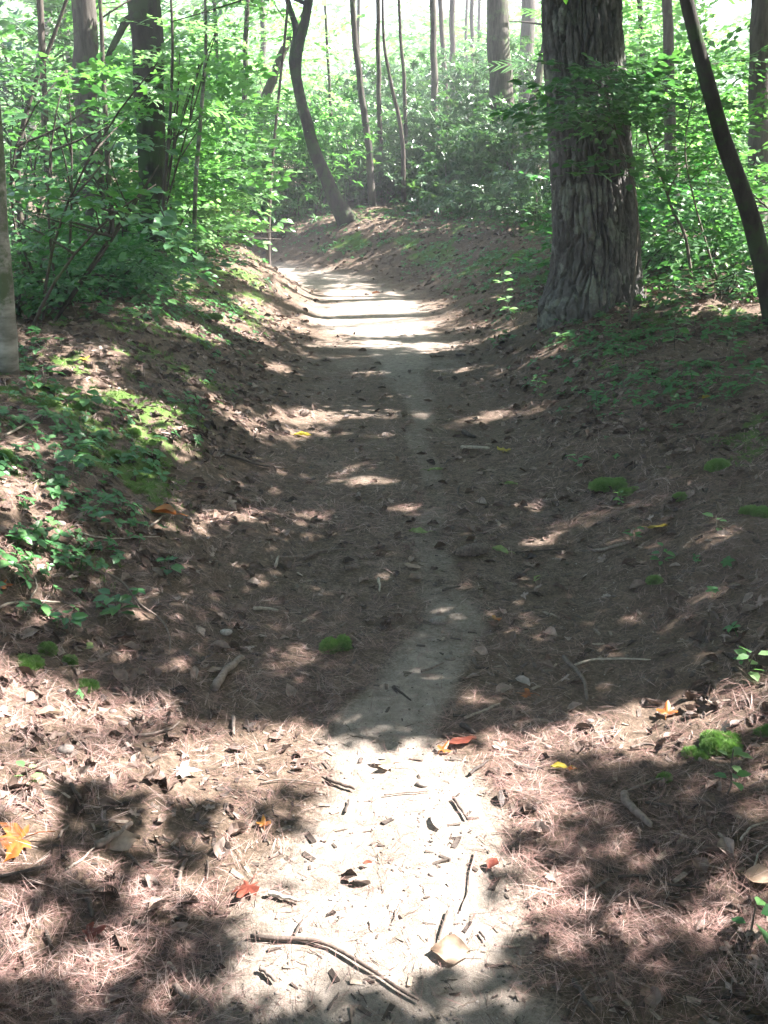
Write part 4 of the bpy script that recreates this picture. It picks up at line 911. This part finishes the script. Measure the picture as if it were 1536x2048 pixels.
ST = [
 ('thick pale broken piece of wood slanting beside the trail left of the green moss cushion', [(428,1388),(455,1352),(487,1325)], 22, 'm', 'wood_piece'),
 ('short upright brown bark piece on the sunlit shadow edge, left of centre', [(466,1440),(468,1458),(468,1475)], 11, 'm', 'wood_piece'),
 ('curved grey-brown stick with a side twig, nearest of the mid trail left sticks', [(608,1124),(635,1110),(665,1106),(694,1104)], 9, 'm', 'stick'),
 ('thin straight twig touching the left end of the curved grey-brown stick', [(560,1118),(590,1119),(612,1119)], 4, 'm', 'twig'),
 ('short pale stub of wood left of the thin straight twig', [(551,1138),(558,1118)], 8, 'p', 'stick'),
 ('short pale cut stick lying crosswise left of the middle', [(507,1224),(530,1225),(556,1226)], 10, 'p', 'stick'),
 ('small pale upright stick right of the rounded chips in mid trail', [(756,1162),(759,1174),(759,1188)], 6, 'p', 'stick'),
 ('greyish rounded wood chip with a curled twig in mid trail', [(688,1143),(702,1140),(716,1141)], 11, 'm', 'wood_piece'),
 ('long thin curved twig arching down the foot of the left bank', [(190,1145),(240,1170),(280,1220),(318,1250),(340,1290),(338,1312)], 5, 'm', 'twig'),
 ('bleached forked twig on the near left bank at the picture edge', [(0,1222),(40,1210),(85,1209),(122,1212)], 6, 'p', 'twig'),
 ('thin pale twig poking up the left bank above the bleached forked twig', [(62,1205),(74,1180),(70,1160)], 4, 'p', 'twig'),
 ('thin pale twig running across the foot of the left bank', [(150,1068),(190,1078),(250,1083),(320,1080)], 4, 'p', 'twig'),
 ('bleached twig slanting on the mossy left bank near the pale thin trunk', [(10,875),(50,858),(90,830)], 5, 'p', 'twig'),
 ('curved grey stick standing out right of the sand strip, next to a thin pale twig', [(1125,1320),(1150,1345),(1168,1375),(1172,1408)], 12, 'm', 'stick'),
 ('long thin pale twig lying crosswise at the top of the curved grey stick', [(1146,1335),(1190,1329),(1240,1327),(1300,1326)], 5, 'p', 'twig'),
 ('straight pale twig pointing up-right on the sand below the middle', [(928,1442),(962,1430),(1000,1415)], 6, 'p', 'twig'),
 ('short dark stick on the sand near the straight pale twig', [(790,1384),(806,1394),(822,1406)], 7, 'd', 'stick'),
 ('dark slab of bark on the shadow edge at the lower middle', [(922,1458),(938,1467),(952,1476)], 15, 'd', 'bark_piece'),
 ('pale short log lying crosswise on the upper trail', [(922,901),(950,901),(979,902)], 10, 'p', 'stick'),
 ('dark lump of bark just above the pale short log', [(926,870),(936,875),(950,880)], 12, 'd', 'bark_piece'),
 ('grey slab of bark at the right side of the trail before the big pine', [(860,716),(875,715),(888,717)], 9, 'm', 'bark_piece'),
 ('dark bark chip next to the grey slab near the big pine', [(912,712),(922,713),(930,714)], 6, 'd', 'bark_piece'),
 ('long mossy root or stick crossing the dark slope below the big pine', [(1330,745),(1380,728),(1430,722),(1475,716)], 6, 'm', 'stick'),
 ('thin twig leading up-right from the pine cone', [(1030,1110),(1070,1106),(1130,1102)], 4, 'd', 'twig'),
 ('dark grey stick at the foot of the right bank, right of the pine cone', [(1185,1108),(1220,1100),(1258,1090)], 9, 'm', 'stick'),
 ('thin curl of twig on the right of the upper sand strip', [(918,978),(916,990),(924,996)], 4, 'd', 'twig'),
 ('short dark stick beside the bark crumbs in the middle of the sand', [(884,1186),(900,1182),(922,1178)], 6, 'd', 'stick'),
 ('flaky brown twig pile piece on the sand above the bare patch', [(842,1350),(865,1342),(888,1330)], 7, 'm', 'wood_piece'),
 ('pale peeled stick in full sun left of the sand, above the long thin stick', [(535,1796),(565,1803),(600,1808)], 14, 'p', 'stick'),
 ('long crooked stick crossing the sunlit sand to the lower middle', [(500,1880),(560,1887),(625,1892),(690,1918),(740,1948),(790,1980),(838,2010)], 13, 'm', 'stick'),
 ('small dark stick standing against the long crooked stick', [(588,1880),(596,1862),(606,1843)], 5, 'd', 'twig'),
 ('thick broken stick with loose bark at the left, in dappled shade', [(195,1704),(230,1685),(268,1660)], 20, 'm', 'wood_piece'),
 ('pale thin stick continuing down-left from the thick broken stick', [(132,1750),(160,1728),(192,1702)], 7, 'p', 'stick'),
 ('long dark bent stick at the left edge', [(0,1766),(50,1750),(108,1744)], 10, 'd', 'stick'),
 ('flat grey-brown stick standing out left of the red-brown leaf', [(354,1776),(364,1750),(374,1724)], 13, 'm', 'stick'),
 ('short dark stick right of the thick broken stick', [(256,1720),(275,1735),(298,1752)], 9, 'd', 'stick'),
 ('thin wavy grey twig just left of the red-brown leaf', [(415,1728),(417,1750),(414,1772)], 5, 'm', 'twig'),
 ('short stick half in shade below the dark patch on the left', [(145,1792),(175,1788),(208,1780)], 9, 'm', 'stick'),
 ('short thick brown stick in the lit litter near the bottom left of centre', [(520,1948),(535,1958),(552,1970)], 15, 'm', 'stick'),
 ('chunky grey stick at the bottom, right of the lower left shade', [(350,1978),(362,1994),(378,2010)], 18, 'm', 'stick'),
 ('short pale broken stick above the chunky grey stick', [(334,1936),(344,1943),(354,1951)], 12, 'p', 'stick'),
 ('dark upright splinter at the bottom, left of the crooked stick end', [(655,2028),(668,2010),(678,1992)], 6, 'd', 'stick'),
 ('dark stout stick slanting at the bottom right of centre', [(1146,1970),(1165,1998),(1190,2040)], 15, 'd', 'stick'),
 ('thin twig crossing the dark stout stick at the bottom', [(1178,1972),(1160,2005),(1142,2045)], 5, 'm', 'twig'),
 ('long thin vertical twig right of the brightest sand', [(950,1712),(940,1752),(936,1790),(922,1830)], 5, 'm', 'twig'),
 ('thin dark twig curving down from the long thin vertical twig', [(895,1832),(885,1860),(878,1890)], 6, 'd', 'twig'),
 ('short black stick on the right of the sand in full sun', [(1028,1537),(1050,1543),(1075,1549)], 10, 'd', 'stick'),
 ('dark knobbly forked stick on the upper sunlit sand', [(938,1557),(950,1545),(965,1538),(978,1528)], 9, 'd', 'stick'),
 ('straight dark stick slanting above the bright sand on its right', [(906,1602),(920,1622),(936,1643)], 9, 'd', 'stick'),
 ('grey curved bark-bare stick in the sun left of the sand top', [(652,1563),(680,1576),(710,1586)], 12, 'm', 'stick'),
 ('short dark stick standing below the grey curved stick', [(690,1634),(694,1622),(697,1608)], 7, 'd', 'stick'),
 ('long fine twig lying across the litter left of the grey curved stick', [(520,1571),(560,1566),(600,1568),(640,1572)], 4, 'm', 'twig'),
 ('fine straight twig lying across the sand on the upper right', [(768,1596),(815,1592),(862,1588)], 4, 'm', 'twig'),
 ('mossy bent log piece in shade at the lower right', [(1244,1598),(1262,1625),(1282,1645),(1300,1660)], 24, 'm', 'log'),
 ('thin stick leaning off the top of the mossy bent log piece', [(1246,1594),(1280,1580),(1330,1560)], 6, 'm', 'twig'),
 ('dark stick in shade right of the mossy bent log piece', [(1290,1612),(1320,1618),(1345,1622)], 8, 'd', 'stick'),
 ('thin dark crooked stick reaching right in the lower right shade', [(1235,1762),(1290,1764),(1340,1780),(1410,1785)], 8, 'd', 'stick'),
 ('mossy stub joining the thin dark crooked stick from the lower left', [(1165,1800),(1190,1785),(1218,1766)], 10, 'm', 'stick'),
 ('bent bleached twig at the lower right edge', [(1480,1690),(1500,1665),(1536,1650)], 6, 'p', 'twig'),
 ('thin pale twig near the lower right edge', [(1505,1750),(1515,1720),(1534,1700)], 5, 'p', 'twig'),
 ('grey bare twig above the right moss, lit by the sun', [(1260,1503),(1285,1498),(1310,1497)], 9, 'm', 'stick'),
 ('thin long twig in litter left of the mossy bent log piece', [(1075,1645),(1110,1655),(1150,1668)], 5, 'm', 'twig'),
 ('small bent twig lying in the lit litter at the upper left of the sunny patch', [(275,1478),(310,1474),(345,1462),(360,1450)], 6, 'm', 'twig'),
 ('short stick in the dark patch at the left', [(142,1578),(152,1592),(166,1608)], 11, 'd', 'stick'),
 ('grey fine twig slanting above the orange leaf at the left edge', [(120,1682),(130,1668),(140,1658)], 7, 'm', 'twig'),
 ('dark stub of wood in shade at the lower left', [(176,1810),(182,1828),(188,1848)], 14, 'd', 'stick'),
 ('pair of dark split splinters at the lower left', [(92,1870),(98,1885),(104,1900)], 12, 'd', 'stick'),
 ('small dark stick in sun at the lower middle right', [(958,1870),(966,1880),(972,1890)], 7, 'd', 'stick'),
 ('thin dark stick at the far left bottom', [(0,1910),(14,1896),(30,1882)], 6, 'd', 'twig'),
 ('long dark root line along the foot of the left bank', [(445,912),(490,928),(530,938),(575,942)], 7, 'd', 'stick'),
 ('thin pale twig in the lit litter under the left bank', [(300,1058),(318,1048),(330,1035)], 5, 'p', 'twig'),
]
for lab, pts, w_, c_, nm in ST: stick(lab, pts, w_, c_, nm, cat={'stick': 'stick', 'twig': 'twig', 'wood_piece': 'wood', 'bark_piece': 'bark', 'log': 'log'}[nm])

# fallen leaves
def colmat(name, a, b, c, trans=.25):
    return drymat(name, [(0, a), (.5, b), (1, c)], .5, .4, 35, trans, .2)
LM = {'orange': colmat('orange_fallen_leaf', (.22, .06, .015), (.34, .11, .02), (.42, .20, .03)), 'yellow': colmat('yellow_fallen_leaf', (.34, .26, .02), (.42, .33, .03), (.48, .40, .06)),
      'red': colmat('red_brown_fallen_leaf', (.13, .03, .018), (.20, .05, .028), (.27, .09, .05)), 'tan': colmat('tan_fallen_leaf', (.26, .18, .12), (.36, .26, .18), (.42, .32, .23)),
      'pale': colmat('whitish_fallen_leaf', (.34, .30, .26), (.42, .37, .33), (.48, .43, .38)), 'green': colmat('green_fallen_leaf', (.16, .24, .07), (.24, .32, .1), (.3, .38, .15)), 'brown': colmat('brown_fallen_leaf', (.11, .07, .05), (.16, .10, .07), (.22, .15, .11))}
LMAP = {'m': lambda s: t_maple(s, 1), 'o': lambda s: dead_leaf(s, .27, .45), 'w': lambda s: dead_leaf(s, .36, .7)}
def fallen(label, px, py, wpx, shp, col, ang=0, tilt=.12, lift=.010):
    P = gnd(px, py); size = wpx/F*(P[1]/CP+.3)*1.1; KO.append((P[0], P[1], size*.4)); T = LMAP[shp](int(px) % 17); m = MB()
    if shp == 'm':   # refine the star so it can curl and show veins
        v, _, t = T[:3]; e = {}; v = [tuple(a) for a in v]; t2 = []
        def mid(a, b):
            k = (min(a, b), max(a, b))
            if k not in e: p = (np.array(v[a])+np.array(v[b]))/2; v.append((p[0], p[1], p[2]+rs.normal()*.015)); e[k] = len(v)-1
            return e[k]
        for a, b, c in t: x, y, z = mid(a, b), mid(b, c), mid(c, a); t2 += [(a, x, z), (x, b, y), (y, c, z), (x, y, z)]
        T = (np.array(v), [], t2); size *= 1.05
    vv = T[0].copy(); vv[:, 2] -= np.percentile(vv[:, 2], 15); T = (vv,)+tuple(T[1:3])
    N = nrm(np.array([P[0]]), np.array([P[1]]), .06)+rs.normal(size=(1, 3))*tilt; a = math.radians(ang)
    m.inst(T, (P+np.array([0, 0, lift]))[None], np.array([(math.cos(a), math.sin(a), 0.)]), N, [size], r=[rs.rand()])
    m.r = [np.clip(.5+.9*(fbm(m.v[0][:, 0]*60, m.v[0][:, 1]*60, 5, 2)-.5)*2, 0, 1)]
    root = m.build('fallen_leaf', LM[col], origin=P, smooth=True)
    s = MB(); X = np.array([math.cos(a), math.sin(a), 0]); q0 = P+np.array([0, 0, lift+.002])-X*size*(.02 if shp == 'm' else .45)
    s.tube([q0, q0-X*size*.25+np.array([0, 0, .006]), q0-X*size*.5], size*.012, 4); s.build('leaf_stalk', LM[col], root, origin=P)
    return tag(root, label, 'leaf', 'fallen leaves on the trail')
FL = [
 ('large orange and yellow lobed leaf at the left edge in shade', 48,1690,100,'m','orange',200),
 ('curled tan leaf with holes beside the thick broken stick', 247,1696,62,'w','tan',20),
 ('red-brown lobed leaf left of the pale peeled stick', 500,1783,66,'m','red',250),
 ('pale red cupped leaf in the lower left shade', 176,1885,50,'m','red',30),
 ('small orange-brown curled leaf in the litter above the red-brown lobed leaf', 528,1660,34,'m','orange',100),
 ('whitish star-shaped maple leaf in the sun at the left', 360,1549,52,'m','pale',10),
 ('bleached folded leaf at the left of the sunlit shadow edge', 98,1436,46,'o','tan',15),
 ('orange-tan lobed leaf in the sun at the top of the sandy patch', 786,1536,60,'m','tan',170),
 ('small orange leaf left of the brown leaf on the sunlit sand', 884,1510,34,'m','orange',60),
 ('brown upturned leaf on the sunlit sand near the shadow edge', 925,1492,52,'o','red',15),
 ('yellow leaf with an orange tip on the right sunlit litter', 1118,1543,30,'o','yellow',170),
 ('orange tip of leaf touching the yellow leaf on the right', 1138,1549,26,'m','orange',20),
 ('curled tan leaf at the lower middle, brown inside', 900,1916,72,'w','tan',175),
 ('pale oval leaf outline on the brightest sand', 874,1650,44,'o','pale',100),
 ('small red-brown folded leaf in the lower right middle', 985,1734,32,'w','red',60),
 ('bright red-orange leaf standing up in the right litter', 1332,1436,46,'m','orange',70),
 ('small rust leaf in shade above the dark slab of bark', 1058,1397,34,'m','orange',160),
 ('small orange-brown leaf in shade right of the upper bare patch', 988,1245,26,'m','orange',30),
 ('tan leaf on the dark litter left of the pine cone', 823,1138,32,'o','tan',160),
 ('olive folded leaf just right of the pine cone', 1000,1107,30,'w','green',150),
 ('bright yellow-green maple leaf near the pale short log', 1007,906,30,'m','yellow',80),
 ('pale green oval leaf on the upper right of the sand strip', 1022,973,22,'o','green',0),
 ('yellow-green narrow leaf on the upper sand strip', 870,945,26,'o','green',5),
 ('small green leaf lying left on the sand above the pine cone', 836,1070,32,'o','green',175),
 ('yellow pointed leaf on the right bank among the seedlings', 1316,1059,38,'o','yellow',10),
 ('small yellow leaf under the shrubs on the upper right bank', 1413,800,22,'o','yellow',30),
 ('pale green upright leaf on the dark litter right of the middle', 1074,1165,22,'o','green',60),
 ('orange curled leaf at the foot of the left bank', 325,1033,52,'w','orange',160),
 ('orange leaf scrap at the left edge of the left bank', 4,1180,26,'m','orange',20),
 ('pale yellow leaf on the lit litter far up the trail', 605,874,30,'o','yellow',0),
 ('tan leaf with a pale stalk beside the thick pale piece of wood', 430,1349,28,'o','tan',10),
 ('small white petal-like leaf on the shaded sand', 858,1416,12,'o','pale',20),
 ('heart-shaped green leaf standing at the foot of the left bank', 180,1303,24,'o','green',80),
 ('ragged tan leaf in the sun at the right picture edge', 1515,1770,60,'w','tan',150),
 ('small tan leaf just above the big lit patch on the right', 1045,1372,28,'w','pale',150),
 ('brown leaf curled at the upper trail near the seedlings', 1180,803,20,'w','brown',50),
 ('tiny orange leaf on the sunlit far trail', 752,588,14,'o','orange',0),
 ('small orange leaf near the top of the left bank by the bend', 424,553,16,'o','orange',0),
 ('yellow leaf on the moss of the left bank', 166,723,22,'m','yellow',60),
 ('long brown leaf on the sunlit sand at the lower middle', 735,1736,18,'o','red',5),
 ('faded tan leaf near the thin dark crooked stick', 1400,1740,40,'w','brown',100),
 ('greyish leaf on the litter left of the small stone', 700,1395,34,'o','brown',20),
]
for a in FL: fallen(*a)
# moss cushions
def cushion(label, px, py, wpx, hfrac=.45, lobes=1):
    P = gnd(px, py); R = wpx/F*(P[1]/CP+.3)*.5; KO.append((P[0], P[1], R*.7)); m = MB(); n, k = 40, 16
    th = np.arange(n)*2*PI/n; ph = np.linspace(0, PI/2*1.15, k); TH, PH = np.meshgrid(th, ph)
    def dome(cx, cy, r):
        rr = r*(1+.55*(fbm(np.cos(TH)*2+cx*30, np.sin(TH)*2+PH, 121, 3)-.5)+.10*(fbm(np.cos(TH)*9+5, np.sin(TH)*9+PH*7, 122, 2)-.5))
        x = P[0]+cx+rr*np.sin(PH)*np.cos(TH); y = P[1]+cy+rr*np.sin(PH)*np.sin(TH); z = P[2]-.004+rr*np.cos(PH)*hfrac*2.1
        i = np.arange(k-1)[:, None]*n; j = np.arange(n)[None]; q = np.stack([i+j, i+n+j, i+n+(j+1) % n, i+(j+1) % n], -1).reshape(-1, 4)
        V = np.stack([x, y, z], -1).reshape(-1, 3); m.add(V, q, r=rs.rand(len(V))*.5)
        c = np.array([P[0]+cx, P[1]+cy, P[2]-r*.3]); t_ = V[rs.randint(0, len(V), int(500+r*9000))]; d = t_-c; d /= np.linalg.norm(d, axis=1, keepdims=True)
        m.inst(TUFT[0], t_, np.cross(d, rs.normal(size=d.shape)), d, rs.uniform(.006, .011, len(t_))*(1+.1*P[1]))
    if lobes == 1: dome(0, 0, R)
    else:
        for j in range(lobes): a = j*2*PI/lobes+.5; dome(R*.52*math.cos(a), R*.45*math.sin(a), R*rs.uniform(.5, .68))
    return tag(m.build('moss_cushion', G['cushion'], origin=P), label, 'moss', 'moss cushions')
for a in [('round bright green moss cushion with a notch, alone on the trail left of the sand', 672,1300,54,.72,2), ('shaggy green moss mound at the left edge below the left bank', 55,1334,50,.4,3),
 ('small round moss mound above the shaggy mound at the left', 94,1305,28,.45), ('low dark moss patch right of the small round mound', 138,1326,22,.3), ('dull moss patch at the left in shade, nearest the lit ground', 172,1372,34,.25,3),
 ('large fluffy moss mound on the right bank, lit from above', 1445,1490,80,.28,4), ('flat green moss mound left of the large fluffy one on the right bank', 1400,1512,56,.28,3), ('dark green moss clump at the right edge', 1530,1470,40,.5,2),
 ('long oval moss cushion on the upper right bank', 1438,936,44,.3), ('pale green spreading moss patch right of the trail', 1225,972,70,.2,4), ('second pale moss patch just below the spreading one', 1260,985,40,.22,2),
 ('small dark moss tuft on the right bank under the oval cushion', 1362,997,26,.3), ('small green moss clump at the right picture edge half way down', 1515,1028,50,.3,3), ('small moss tuft near the mossy bent log piece', 1330,1560,20,.35),
 ('yellow-green moss lump at the left picture edge on the bank', 5,920,36,.4), ('bright moss lump on the lit left bank', 150,815,40,.3,2), ('small moss lump left of the lit gap on the left bank', 262,868,26,.35,2), ('flat moss patch high on the left bank crest', 415,636,50,.2,2),
 ('soft moss patch on the left bank under the seedlings', 220,912,36,.3,2), ('round lichen-green moss patch on the shaded right slope', 1310,1163,26,.3)]:
    cushion(*a)

# cones
def cone(label, px, py, L, R, ang, closed=1.):
    P = gnd(px, py); P[2] += .003; KO.append((P[0], P[1], L*.4)); m = MB(); a = math.radians(ang); ax = np.array([math.cos(a), math.sin(a), .04]); ax /= np.linalg.norm(ax)
    s = np.cross(ax, [0, 0, 1.]); s /= np.linalg.norm(s); u = np.cross(s, ax); c0 = P+np.array([0, 0, R*.85])-ax*L/2
    core = MB(); t = np.linspace(0, 1, 8); prof = R*.62*np.sin(PI*np.clip(t*.9+.08, 0, 1))**.6; core.tube(c0+ax*(t*L)[:, None], prof, 10)
    root = thing('pine_cone', P, label, 'pine cone', 'pine cones'); core.build('cone_core', W_DARK, root)
    n = 84; k = np.arange(n); t = (k+.5)/n; th = k*2.39996; pr = R*.6*np.sin(PI*np.clip(t*.88+.08, 0, 1))**.6
    O = c0+ax*(t*L)[:, None]+pr[:, None]*(np.cos(th)[:, None]*s+np.sin(th)[:, None]*u)*.8; o = np.cos(th)[:, None]*s+np.sin(th)[:, None]*u
    X = ax*.75*closed+o*.7; Z = o-ax*.6
    v = np.array([(0,-.25,0),(0,.25,0),(.6,.42,.06),(1,.2,-.02),(1,-.2,-.02),(.6,-.42,.06),(.85,0,.16)]); T = (v, [(0,1,2,5)], [(5,2,6),(2,3,6),(3,4,6),(4,5,6)])
    m.inst(T, O, X, Z, np.full(n, R*.95)*(.55+.6*np.sin(PI*t)**.5), r=.2+.6*rs.rand(n)); m.build('scales', WM['m'], root, smooth=False); return root
cone('long dark pine cone lying on the right side of the sand in mid trail', 940,1113,.135,.022,18)
for a in [('small dark cone on the shaded trail left of the middle, far up', 607,833,.05,.018,40), ('small dark cone in the lit litter left of the trail middle', 672,866,.06,.02,10), ('dark little cone just right of the far trail middle', 924,774,.055,.02,60),
          ('dark little cone at the foot of the big pine slope', 1024,704,.06,.022,100), ('small cone in the litter on the right slope below the big pine', 1180,805,.055,.018,20)]: cone(*a)
def stone(label, px, py, wpx, col=None, flat=.5):
    P = gnd(px, py); R = wpx/F*(P[1]/CP+.3)*.5; KO.append((P[0], P[1], R*.8)); m = MB(); n, k = 20, 12; th = np.arange(n)*2*PI/n; ph = np.linspace(0, PI, k); TH, PH = np.meshgrid(th, ph)
    rr = R*(1+.25*(fbm(np.cos(TH)*np.sin(PH)*1.5+px, np.sin(TH)*np.sin(PH)*1.5+np.cos(PH), 131, 2)-.5)); V = np.stack([rr*np.sin(PH)*np.cos(TH), rr*.75*np.sin(PH)*np.sin(TH), rr*np.cos(PH)*flat], -1).reshape(-1, 3)+P+np.array([0, 0, R*flat*.35])
    i = np.arange(k-1)[:, None]*n; j = np.arange(n)[None]; m.add(V, np.stack([i+j, i+n+j, i+n+(j+1) % n, i+(j+1) % n], -1).reshape(-1, 4), r=.35+.5*rs.rand())
    return tag(m.build('stone', M_STONE, origin=P), label, 'stone', 'stones in the trail')
for a in [('rounded grey-green pebble half buried in the shaded sand', 899,1320,22), ('smooth round stone set in the sunlit sand', 845,1571,26), ('small white angular stone at the right of the brightest sand', 865,1752,17), ('dark pebble on the shadow edge at the left', 124,1385,18),
          ('black pebble on the shadow edge left of the brown bark piece', 226,1424,16), ('pale blue-grey stone in the sunlit litter near the black pebble', 247,1452,20), ('bluish stone chip on the sunlit litter right of the sand', 1180,1446,16), ('small grey stone on the sunlit right litter', 1096,1496,13),
          ('pale flat stone on the left part of the shaded trail', 452,1267,24), ('flat pale slab of stone in the shaded sand strip', 878,1246,34), ('pale stone on the left bank among the leaves', 120,1052,24), ('dull pinkish stone in the lit needles at the left', 132,1506,34)]: stone(*a)

# seedlings one can tell apart
def seedling(label, px, py, h, n, ls, kind='low', lean=0, name='seedling', leaf=None):
    P = gnd(px, py); root = thing(name, P, label, 'seedling', 'seedlings')
    s = MB(); f = MB(); tip = P+np.array([lean*h, rs.normal()*.1*h, h]); q = bez(P-np.array([0, 0, .01]), tip, .12, 7); s.tube(q, np.linspace(.003, .0012, 7), 5); s.build('stem', B_['twig'], root)
    k = rs.randint(2, 7, n); a = np.arange(n)*2.4; X = np.stack([np.cos(a), np.sin(a), rs.uniform(-.25, .3, n)], -1); O = q[k]+X*ls*.25
    f.inst(leaf or t_ovate(.32), O, X, np.tile([0, 0, 1.], (n, 1))+rs.normal(size=(n, 3))*.25, ls*rs.uniform(.6, 1.1, n)); f.build('leaves', G[kind], root, smooth=False)
for a in [('pale sunlit seedling standing at the right side of the far trail', 1030,655,.42,26,.075,'light',-.3), ('small bright seedling in front of the big pine roots', 1118,686,.07,8,.06,'light'), ('spreading pale sprout low beside the pine roots at the trail edge', 1000,690,.12,14,.07,'low'),
 ('leafy green seedling on the slope right under the big pine', 1075,800,.14,20,.05,'low'), ('green seedling clump at the right of the pine slope', 1190,830,.12,16,.05,'low'), ('three-leaved seedling on the shaded right trail edge', 1155,945,.08,7,.06,'low'), ('small green sprout in the middle of the right bank', 1250,740,.14,18,.06,'low'),
 ('lobed green seedling cluster at the foot of the left bank', 235,1232,.07,16,.055,'low'), ('second green leaf cluster lower on the left bank foot', 140,1270,.06,10,.05,'low'), ('green leaf cluster between the curved twig and the left bank', 340,1148,.06,12,.045,'low'), ('green sprout on the litter above the bleached twig', 200,1060,.08,12,.05,'low'),
 ('bright green sprout on the lit left bank', 170,820,.08,9,.07,'low'), ('green seedling group in the left middle of the bank', 150,960,.12,14,.07,'low'), ('bright sprout with two leaves in the sun at the left', 55,1560,.03,5,.03,'light'), ('two-leaf green sprout on the lower right, in shade', 1450,1590,.07,5,.045,'low'),
 ('heart-leaved sprout beside the large moss mound', 1462,1545,.06,4,.045,'light'), ('bright leafy sprout at the right edge above the moss', 1495,1350,.07,7,.05,'light'), ('low green sprout by the long dark stick on the right', 1325,1130,.06,10,.04,'low'), ('shining little sprout on the right bank', 1430,1060,.05,6,.045,'light'),
 ('green leaf sprout at the lower right picture edge', 1500,1870,.07,4,.05,'low'), ('green seedling by the yellow pointed leaf', 1265,1085,.06,9,.04,'low'), ('seedling cluster on the pale moss patch', 1240,1010,.05,12,.03,'light'), ('leafy seedling at the crest of the left bank, under the shrubs', 190,640,.16,14,.08,'low'),
 ('yellow-green fern-like sprout on the left bank crest', 265,655,.12,12,.08,'light'), ('seedling at the very foot of the left trunk', 90,780,.10,8,.08,'low'), ('tall leafy seedling in the right shrubs by the leaning tree', 1460,720,.25,24,.08,'low'), ('broad-leaved seedling below the leaning tree', 1350,700,.2,22,.08,'low')]:
    seedling(*a)

litter()
cover()
# ------------------------------------------------------------------ hazy forest air
def haze():
    x0, x1, y0, y1, z0, z1 = -300, 300, -80, 420, -4, 17
    v = [(x, y, z) for z in (z0, z1) for x, y in ((x0, y0), (x1, y0), (x1, y1), (x0, y1))]
    m, N, L, out = newmat('hazy_air'); p = N.new('ShaderNodeVolumePrincipled'); p.inputs['Density'].default_value = .0042; p.inputs['Color'].default_value = (.93, .96, 1, 1)
    L.new(p.outputs[0], out.inputs['Volume']); b = MB(); b.add(v, [(3,2,1,0),(4,5,6,7),(0,1,5,4),(1,2,6,5),(2,3,7,6),(3,0,4,7)])
    tag(b.build('haze', m, smooth=False), 'thin bright haze in the forest air', 'haze', kind='stuff')
haze()
